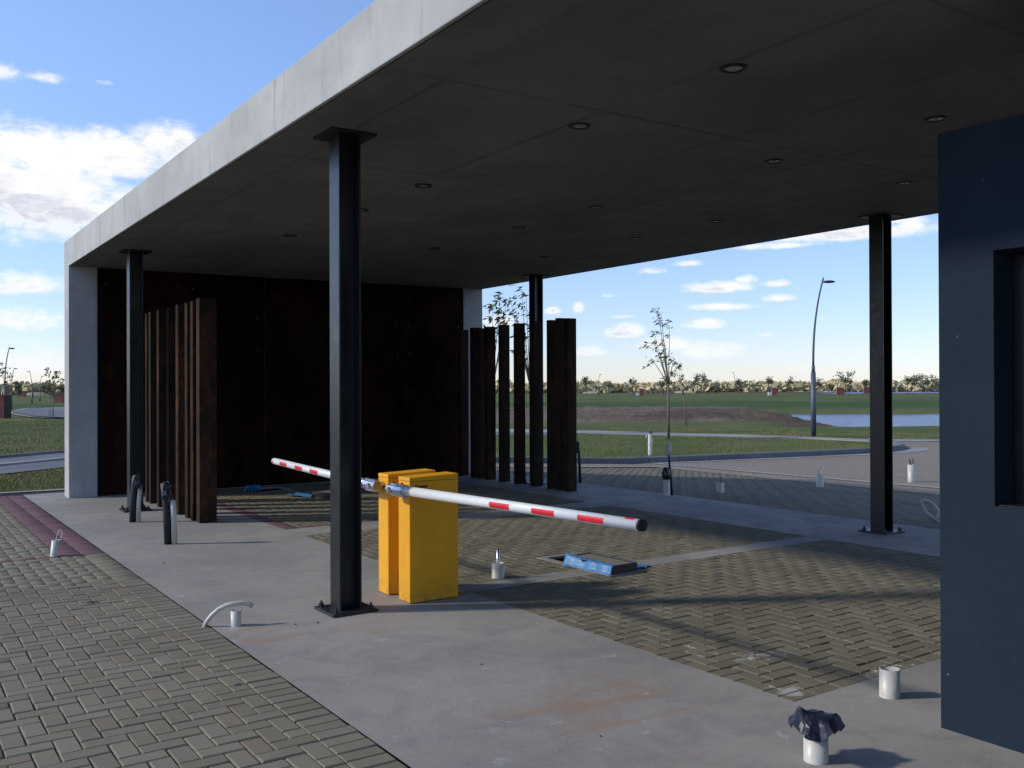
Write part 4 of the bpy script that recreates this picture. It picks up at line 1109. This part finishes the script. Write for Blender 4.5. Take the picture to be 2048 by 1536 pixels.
# ------------------------------------------------------------------ street lamps
def street_lamp(loc, H, label, side=1, thin=1.0):
    r = thing('street_lamp', loc, label, 'street lamp', 'curved grey street lamps', -YAW)
    k = H/6.0
    m = MB(); m.tube([(0, 0, 0), (0, 0, 2.45*k)], [.10*k*thin, .092*k*thin], 14); m.tube([(0, 0, 2.45*k), (0, 0, 2.68*k)], [.066*k*thin, .066*k*thin], 14); m.obj('lower_pole', M['pole'], r)
    pts = [(0, 0, 2.66*k)]; rads = [.045*k*thin]
    for q in range(1, 13):
        f_ = q/12; pts.append((side*.40*k*f_**2.3, 0, (2.66+3.36*f_)*k)); rads.append((.045-.016*f_)*k*thin)
    m = MB(); m.tube(pts, rads, 10); m.obj('upper_pole', M['pole'], r)
    m = MB(); hx = side*.36*k; z = 5.86*k; n_ = 12; prof = []
    L_ = .48*k
    secs = [(0.0, .03, .02), (.08, .05, .035), (.3, .13, .055), (.6, .15, .06), (.85, .10, .045), (1.0, .03, .02)]
    vv = []
    for f_, w_, h_ in secs:
        for q in range(n_):
            t_ = 2*PI*q/n_; vv.append((hx+side*L_*f_, w_*k*math.cos(t_)*thin, z+h_*k*math.sin(t_)*thin*(1 if math.sin(t_) > 0 else .8)))
    ff = [(a*n_+q, a*n_+(q+1) % n_, (a+1)*n_+(q+1) % n_, (a+1)*n_+q) for a in range(len(secs)-1) for q in range(n_)] + [tuple(range(n_))[::-1], tuple(range((len(secs)-1)*n_, len(secs)*n_))]
    m.add(vv, ff, True); m.obj('lamp_head', M['dark_plate'], r)
    return r
street_lamp((29.26, 22.53, -.28), 6.0, 'tall curved street lamp on the lawn edge in front of the pond')
street_lamp((6.66, 65.03, -.02), 4.28, 'curved street lamp beside the red brick pillar on the far left', 1, 1.25)
street_lamp((9.6, 88.9, -.02), 3.5, 'second smaller lamp just behind the lamp at the brick pillar', 1, 1.3)
street_lamp((15.12, 120.56, -.26), 4.06, 'distant lamp curving to the left beyond the road bend', -1, 1.3)
street_lamp((19.5, 147.37, -.26), 3.85, 'distant lamp right of the left-curving lamp beyond the road bend', 1, 1.4)
street_lamp((28.5, 225.45, -.05), 3.5, 'tiny lamp between the two distant lamps at the road bend', -1, 1.6)
street_lamp((130.8, 157.2, -.05), 4.7, 'tiny far lamp among the small trees right of the fin cluster', 1, 1.6)
street_lamp((220.94, 199.42, -.05), 6.5, 'tiny far lamp left of the big street lamp against the sky', -1, 1.6)

# ------------------------------------------------------------------ young trees
def leaf_cloud(centers, n_per, spread, size, droop, seed, wind=(-.6, .35)):
    r_ = np.random.default_rng(seed); V, Q = [], []
    for c in centers:
        for _ in range(n_per):
            p = np.array(c)+r_.normal(0, spread, 3)*np.array([1, 1, .8])
            d = np.array([wind[0]+r_.normal(0, .45), wind[1]+r_.normal(0, .45), -droop+r_.normal(0, .35)]); d /= np.linalg.norm(d)
            s_ = np.cross(d, r_.normal(0, 1, 3)); s_ /= np.linalg.norm(s_)+1e-6
            L_ = size*r_.uniform(.6, 1.3); W_ = L_*.32; k = len(V)
            V += [p, p+d*L_*.45+s_*W_*.5, p+d*L_, p+d*L_*.45-s_*W_*.5]; Q.append((k, k+1, k+2, k+3))
    return np.array(V), np.array(Q)

def sapling(loc, H, label, stems, trunk_h, seed, leaf=.16, nleaf=9, stake=None, lean=0.0, tuft=0):
    """stems: list of (dx, dy, fraction of height) end points"""
    r_ = np.random.default_rng(seed)
    t_ = thing('young_tree', loc, label, 'tree', 'thin young trees on the lawns', -YAW)
    m = MB(); base = Vector((0, 0, -.05)); fork = Vector((lean*trunk_h, 0, trunk_h))
    m.tube([base, Vector((lean*trunk_h*.4, 0, trunk_h*.5)), fork], [H*.0100+.006, H*.008+.006, H*.0065+.004], 8); m.obj('trunk', M['bark'], t_)
    m = MB(); cents = []
    for dx, dy, fr in stems:
        dx *= .8
        end = Vector((dx, dy, H*fr)); mid = fork.lerp(end, .5)+Vector((dx*.12, dy*.12, H*.03)); pts = []
        for q in range(7):
            f_ = q/6; p = fork.lerp(mid, f_).lerp(mid.lerp(end, f_), f_); pts.append(p)
        m.tube(pts, [H*.0045*(1-.75*q/6) for q in range(7)], 5)
        for f_ in (.55, .75, .9, 1.0):
            p = pts[min(6, int(f_*6))]
            if r_.random() < (.12 if f_ < .8 else 1): 
                cents.append(tuple(p))
                tw = p+Vector((r_.normal(-.12, .14), r_.normal(0, .12), r_.normal(.02, .1)))*(H/4.5); m.tube([p, tw], H*.001, 4); cents.append(tuple(tw))
    if tuft: cents += [(r_.normal(fork.x, .1), r_.normal(0, .1), fork.z+r_.uniform(0, .25)) for _ in range(tuft)]
    m.obj('branch', M['bark'], t_)
    V, Q = leaf_cloud(cents, nleaf, .055*H/4.5, leaf*H/4.5, .25, seed+50)
    o = link('crown', fast_mesh('crown', V, Q, M['leaf_young']), t_)
    if stake:
        m = MB(); m.tube([(stake, .05, -.05), (stake-.02, .05, trunk_h*.98)], .02, 6); m.obj('stake', M['bark'], t_)
    return t_
# local x of these trees runs along the picture plane to the right
sapling((23.78, 24.63, -.28), 4.75, 'tall thin windblown sapling in the middle of the rear lawn', [(-.42, .1, 1.0), (-.25, .3, .97), (-.62, 0, .80), (-.55, .3, .74), (-.2, -.3, .72), (-.75, .1, .62), (-.35, .2, .66), (.3, .2, .62), (.05, -.1, .86)], 2.0, 3, .15, 6, tuft=7)
sapling((32.53, 32.46, -.28), 3.1, 'shorter leaning sapling right of the tall one at the dirt field', [(-.5, .1, 1.0), (-.25, .3, .97), (-.6, 0, .88), (-.8, .2, .86), (-.15, -.1, .8)], 1.5, 4, .22, 8, lean=-.08)
sapling((22.0, 30.74, -.28), 5.9, 'slender sapling seen through the gaps of the far fins, right one', [(-.45, .1, 1.0), (-.2, .3, .96), (-1.0, 0, .93), (-.75, .3, .86), (.2, -.3, .82), (-.5, .1, .70), (-.3, .2, .6), (.15, .2, .75)], 1.9, 5, .2, 6)
sapling((20.4, 31.2, -.28), 5.6, 'leafy sapling beside the pale wall edge behind the far fins', [(-.7, .1, .86), (.45, .3, 1.0), (.1, 0, .93), (.75, .3, .96), (-.35, -.3, .78), (-.1, .1, .66), (.7, 0, .82)], 1.7, 6, .22, 7)
sapling((6.45, 62.5, -.03), 3.3, 'young tree with sparse leaves behind the brick pillar at the left edge', [(-.35, .1, .98), (-.05, .3, .90), (-.2, 0, .82), (.25, .3, .75), (-.5, -.3, .6), (.1, .1, .62)], 1.2, 7, .32, 5)
sapling((7.98, 55.51, -.03), 2.75, 'small staked tree on the grass just left of the end wall', [(-.35, .1, .98), (.1, .3, .95), (.5, 0, .92), (.6, .3, .8), (.3, -.3, .85), (.15, .1, .66)], 1.15, 8, .34, 7, stake=-.18)

# small dark trees scattered far across the plain
def far_tree(loc, H, label, seed, mat='leaf_dark', wide=.24, group='small dark trees dotted across the far plain'):
    H *= .86; r_ = np.random.default_rng(seed); t_ = thing('far_tree', loc, label, 'tree', group)
    m = MB(); m.tube([(0, 0, -.1), (.02*H*r_.normal(), .0, H*.45), (.03*H*r_.normal(), 0, H*.8)], [H*.022, H*.016, H*.006], 6); m.obj('trunk', M['bark'], t_)
    V, Q = [], []
    lob = [np.array([r_.normal(0, wide*.42)*H, r_.normal(0, wide*.42)*H, H*r_.uniform(.5, .92)]) for _ in range(9)]
    for c in lob:
        for _ in range(70 if mat == 'leaf_grey' else 30):
            p = c+r_.normal(0, .075*H, 3); d = r_.normal(0, 1, 3); d /= np.linalg.norm(d); s_ = np.cross(d, r_.normal(0, 1, 3)); s_ /= np.linalg.norm(s_)
            L_ = H*r_.uniform(.05, .09); k = len(V); V += [p-d*L_*.5, p+s_*L_*.4, p+d*L_*.5, p-s_*L_*.4]; Q.append((k, k+1, k+2, k+3))
    link('crown', fast_mesh('crown', np.array(V), np.array(Q), M[mat]), t_); return t_
FT = [((169.13, 208.88), 5.6, 'dark ragged far tree left of the tiny lamp, next to the fin cluster'), ((172.4, 202.7), 4.4, 'slim far tree just right of the tiny lamp'), ((152.7, 170.6), 4.9, 'dense dark far tree above the small red brick kiosk with a white box'),
      ((184.5, 179.9), 5.2, 'dark far tree in front of the grey round bush right of the saplings'), ((189.8, 169.9), 5.0, 'far tree under the tiny lamp left of the big street lamp'), ((193.4, 163.05), 5.6, 'upright dark far tree above the brick kiosk left of the big street lamp'),
      ((227.7, 183.8), 5.9, 'spreading far tree on a thin trunk left of the big street lamp'), ((199.5, 151.6), 4.6, 'dark far tree directly right of the big street lamp pole'), ((217.1, 156.9), 7.2, 'tallest dark far tree between street lamp and right column'),
      ((219.3, 152.2), 4.3, 'small bushy far tree left of the right column'), ((244.0, 155.5), 5.8, 'far tree right of the right column, leftmost of three'), ((224.7, 141.1), 4.8, 'conical far tree right of the right column, middle of three'),
      ((242.8, 148.6), 6.2, 'taller far tree near the booth edge'), ((227.0, 136.0), 4.6, 'dark far tree touching the booth edge'), ((179.9, 188.6), 4.7, 'dark far tree hidden behind the tall sapling trunk'),
      ((22.28, 194.97), 3.2, 'dark leafy far tree between the two left lamps'), ((27.4, 242.2), 4.4, 'broad dark far tree left of the left-curving lamp'), ((26.9, 189.98), 3.2, 'far tree just left of the staked small tree'), ((28.6, 188.4), 3.3, 'far tree behind the staked small tree by the end wall'), ((30.4, 224.05), 3.2, 'low dark far tree right of the distant lamps on the left')]
for n_, ((x, y), H, lb) in enumerate(FT): far_tree((x, y, -.1), H, lb, 100+n_)
far_tree((255, 246, -.1), 8.6, 'grey round bushy tree rising above the scrub right of the saplings', 140, 'leaf_grey', .32, 'grey crowns standing above the scrub')
far_tree((372, 232, -.1), 9, 'grey green round tree above the scrub right of the right column', 141, 'leaf_grey', .55, 'grey crowns standing above the scrub')

# scrub belt along the horizon: one mass
V, Q = [], []
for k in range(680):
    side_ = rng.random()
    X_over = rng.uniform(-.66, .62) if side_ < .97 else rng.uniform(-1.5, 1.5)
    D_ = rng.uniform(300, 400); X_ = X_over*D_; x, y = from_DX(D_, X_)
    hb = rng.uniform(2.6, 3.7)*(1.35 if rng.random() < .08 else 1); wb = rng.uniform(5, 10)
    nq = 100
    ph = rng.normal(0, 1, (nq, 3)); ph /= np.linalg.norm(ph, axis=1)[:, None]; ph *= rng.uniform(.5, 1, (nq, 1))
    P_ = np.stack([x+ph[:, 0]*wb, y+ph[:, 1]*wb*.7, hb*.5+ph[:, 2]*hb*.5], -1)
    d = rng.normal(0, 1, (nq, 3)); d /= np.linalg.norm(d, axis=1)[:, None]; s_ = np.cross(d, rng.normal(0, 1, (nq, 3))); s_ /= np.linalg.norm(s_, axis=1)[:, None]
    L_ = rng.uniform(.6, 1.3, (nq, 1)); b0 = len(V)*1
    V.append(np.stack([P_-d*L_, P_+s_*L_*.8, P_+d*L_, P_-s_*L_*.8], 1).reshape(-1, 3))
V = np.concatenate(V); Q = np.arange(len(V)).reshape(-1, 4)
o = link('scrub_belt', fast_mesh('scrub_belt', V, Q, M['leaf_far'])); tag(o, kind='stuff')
# low bank of dark soil and pale sand patches before the scrub
def long_heap(name, D_, Xa, Xb, h, wd, mat):
    n_ = 40; v = []; f = []
    for a in range(n_):
        X_ = Xa+(Xb-Xa)*a/(n_-1); hh = h*(math.sin(PI*a/(n_-1))**.5)*(.75+.25*math.sin(a*1.7)+.1*rng.normal())
        for dd, zz in ((-wd, -.3), (-wd*.3, hh), (wd*.3, hh), (wd, -.3)):
            x, y = from_DX(D_+dd, X_); v.append((x, y, zz))
    f = [(a*4+b, (a+1)*4+b, (a+1)*4+b+1, a*4+b+1) for a in range(n_-1) for b in range(3)]
    m = MB(); m.add(v, f, True); o = m.obj(name, mat); tag(o, kind='structure')
    bm = bmesh.new(); bm.from_mesh(o.data); bmesh.ops.recalc_face_normals(bm, faces=bm.faces); bm.to_mesh(o.data); bm.free()
long_heap('soil_bank', 262, 32, 46, 1.1, 4, M['spoil'])
long_heap('soil_bank', 275, 58, 100, .5, 3, M['spoil'])
long_heap('sand_bank', 290, 50, 57, .7, 4, M['sandbank'])
long_heap('sand_bank', 290, 84, 104, .55, 4, M['sandbank'])
long_heap('sand_bank', 290, 22, 27, .6, 4, M['sandbank'])
long_heap('sand_bank', 290, -152, -145, .9, 4, M['sandbank'])
long_heap('sand_bank', 292, -140, -132, .8, 4, M['sandbank'])

# ------------------------------------------------------------------ brick kiosks and pillars
def brick_pillar(loc, w_, d_, h_, label, box=None, name='brick_pillar', cat='brick pillar', group='red brick meter pillars on the plots', courses=None):
    r = thing(name, loc, label, cat, group, -YAW)
    m = MB(); m.box(-w_/2, w_/2, -d_/2, d_/2, -.1, h_); m.obj('masonry', M['brick'], r)
    m = MB(); m.box(-w_/2-.05, w_/2+.05, -d_/2-.05, d_/2+.05, h_+.001, h_+.09); m.obj('cap', M['brick'], r, .01, 1)
    if box:
        m = MB(); m.box(-w_/2-box[0]-.02, -w_/2-.02, -d_/2, d_/2, -.1, box[1]); m.obj('meter_box', M['meter'], r)
    return r
brick_pillar((136.08, 149.16, -.26), .95, .6, 1.55, 'small red brick pillar with a white box under the dense far tree', (.55, .8))
brick_pillar((151.47, 126.29, -.26), .95, .6, 1.7, 'small red brick pillar with a pale box left of the big street lamp', (.7, .9))
brick_pillar((167.54, 122.29, -.26), 1.5, .6, 1.7, 'orange red brick pillar right of the big street lamp')
brick_pillar((219.47, 151.9, -.26), 1.6, .6, 1.7, 'tiny brick pillar beside the right column at the far water')
brick_pillar((19.5, 130.36, -.26), 1.0, .8, 1.3, 'dark brown brick block behind the staked tree by the end wall')
brick_pillar((31.0, 262.0, -.1), 1.0, .8, 1.4, 'tiny dark brick block between the left lamps')
# the nearer wall at the left edge shows its courses
bw = thing('brick_pillar', (5.75, 60.44, -.02), 'large red brick pillar at the left edge beside the lamp', 'brick pillar', 'red brick meter pillars on the plots', -YAW)
m = MB(); m.box(-.68, .68, -.33, .33, -.1, 1.30); m.obj('masonry', M['sand'], bw)
m = MB(); m.box(-.74, .74, -.4, .4, 1.302, 1.37); m.obj('cap', M['brick'], bw, .01, 1)
br_me = {k: MB().box(-l/2, l/2, -.06, .06, 0, .078).mesh('brick', M['brick']) for k, l in (('a', .258), ('b', .125))}
for c in range(15):
    z = c*.087; x = -.70; k = 0
    while x < .69:
        l = .258 if not (c % 2 and k == 0) else .125
        if x+l > .71: l = .125
        if x+l > .72: break
        o = link('brick', br_me['a' if l > .2 else 'b'], bw); o.location = (x+l/2+.004, -.29+rng.normal(0, .003), z); x += l+.012; k += 1

# ------------------------------------------------------------------ grass on the lawns
def blades(region, n_, hmin, hmax, name, zoff=0.0, wid=.012):
    V = []
    cnt = 0; xs, ys = [], []
    while cnt < n_:
        x, y = region(rng, n_*2); xs.append(x); ys.append(y); cnt += len(x)
    x = np.concatenate(xs)[:n_]; y = np.concatenate(ys)[:n_]; z = np.maximum(terrain(x, y), zg(x)-.02)+zoff
    h_ = rng.uniform(hmin, hmax, n_)*(1+.5*np.sin(x*1.3)*np.sin(y*1.1)); a = rng.uniform(0, 2*PI, n_); w_ = wid*rng.uniform(.7, 1.6, n_)
    lx, ly = rng.normal(0, .6, n_)*h_, rng.normal(0, .6, n_)*h_
    A = np.stack([x-np.cos(a)*w_, y-np.sin(a)*w_, z-.02], -1); B = np.stack([x+np.cos(a)*w_, y+np.sin(a)*w_, z-.02], -1); C = np.stack([x+lx, y+ly, z+h_], -1)
    V = np.stack([A, B, C], 1).reshape(-1, 3); T = np.arange(n_*3).reshape(-1, 3)
    o = link(name, fast_mesh(name, V, T, M['blade'], True)); tag(o, kind='stuff'); return o
from mathutils.geometry import intersect_point_line
def in_poly(px, py, poly):
    c = np.zeros(px.shape, bool); j = len(poly)-1
    for i in range(len(poly)):
        xi, yi = poly[i]; xj, yj = poly[j]
        c ^= ((yi > py) != (yj > py)) & (px < (xj-xi)*(py-yi)/(yj-yi+1e-9)+xi); j = i
    return c
LAWN = [(10, 17.6), (13.2, 17.45), (15.8, 17.25), (18.8, 16.65), (22.95, 16.05), (24.2, 16.05), (25.1, 16.35), (26.3, 17.25), (27.3, 18.4), (27.6, 19.2), (27.5, 22), (23.6, 29.6), (21.9, 28.0), (18, 34), (12, 30)]
def reg_poly(poly):
    a = np.array(poly); lo, hi = a.min(0), a.max(0)
    def f(r, n_):
        x = r.uniform(lo[0], hi[0], n_); y = r.uniform(lo[1], hi[1], n_); k = in_poly(x, y, poly); return x[k], y[k]
    return f
blades(reg_poly(LAWN), 110000, .012, .032, 'lawn_grass', 0, .007)
LV = [(-3, 16.2), (6, 16.2), (6.5, 22.9), (2.0, 19.75), (-2, 16.7)]
blades(reg_poly([(-2.5, 16.2), (6, 16.2), (6.5, 23.3), (1.96, 19.8)]), 45000, .014, .034, 'verge_grass', .012, .007)
blades(reg_poly([(1.0, 23.9), (2.42, 24.9), (6, 27.6), (14, 50), (8.2, 54), (4, 52)]), 45000, .02, .05, 'field_grass', 0, .012)
blades(reg_poly([(25.5, 32), (29, 23.2), (29.2, 20.4), (31, 18.9), (35, 20.5), (33, 27), (28, 33)]), 40000, .02, .05, 'bank_grass', -.02, .02)
# rank tufts along the kerb
def tuft_line(r, n_):
    pts = resample(kerb_line[:9], .05); k = r.integers(0, len(pts), n_); x = np.array([pts[i].x for i in k]); y = np.array([pts[i].y for i in k])+.22+np.abs(r.normal(0, .13, n_))
    return x+r.normal(0, .05, n_), y
blades(tuft_line, 9000, .07, .15, 'kerb_tufts', .02, .012)

# ------------------------------------------------------------------ small litter
peb = bmesh.new(); bmesh.ops.create_icosphere(peb, subdivisions=1, radius=1)
for v in peb.verts: v.co *= 1+rng.normal(0, .16)
pme = bpy.data.meshes.new('pebble'); peb.to_mesh(pme); peb.free(); pme.materials.append(M['pebble'])
for x, y, s in ((2.36, 6.05, .009), (2.5, 6.0, .010), (2.2, 8.9, .010), (2.9, 4.55, .008), (2.75, 3.3, .007)):
    o = link('pebble', pme); s *= .75; o.location = (x, y, s*.5); o.scale = (s*1.3, s, s*.7); o.rotation_euler = (0, 0, rng.uniform(0, 6))
    tag(o, 'tiny dark pebble lying loose on the front concrete apron', 'pebble', 'tiny dark pebbles on the front apron')
m = MB(); m.add([(-.05, 0, .004), (-.02, .014, .012), (.03, .012, .010), (.055, 0, .006), (.03, -.012, .012), (-.02, -.013, .006)], [(0, 1, 2, 3, 4, 5)])
o = m.obj('dead_leaf', M['pebble']); o.location = (1.35, 7.55, 0); o.rotation_euler = (0, 0, -.5); tag(o, 'curled dark dead leaf lying on the driveway pavers', 'leaf')
m = MB(); m.add([(-.018, -.01, .003), (.02, -.012, .004), (.022, .008, .006), (-.01, .014, .004)], [(0, 1, 2, 3)])
o = m.obj('foil_scrap', M['galv']); o.location = (1.62, 5.0, 0); tag(o, 'small shiny scrap of foil at the edge of the pavers', 'litter')
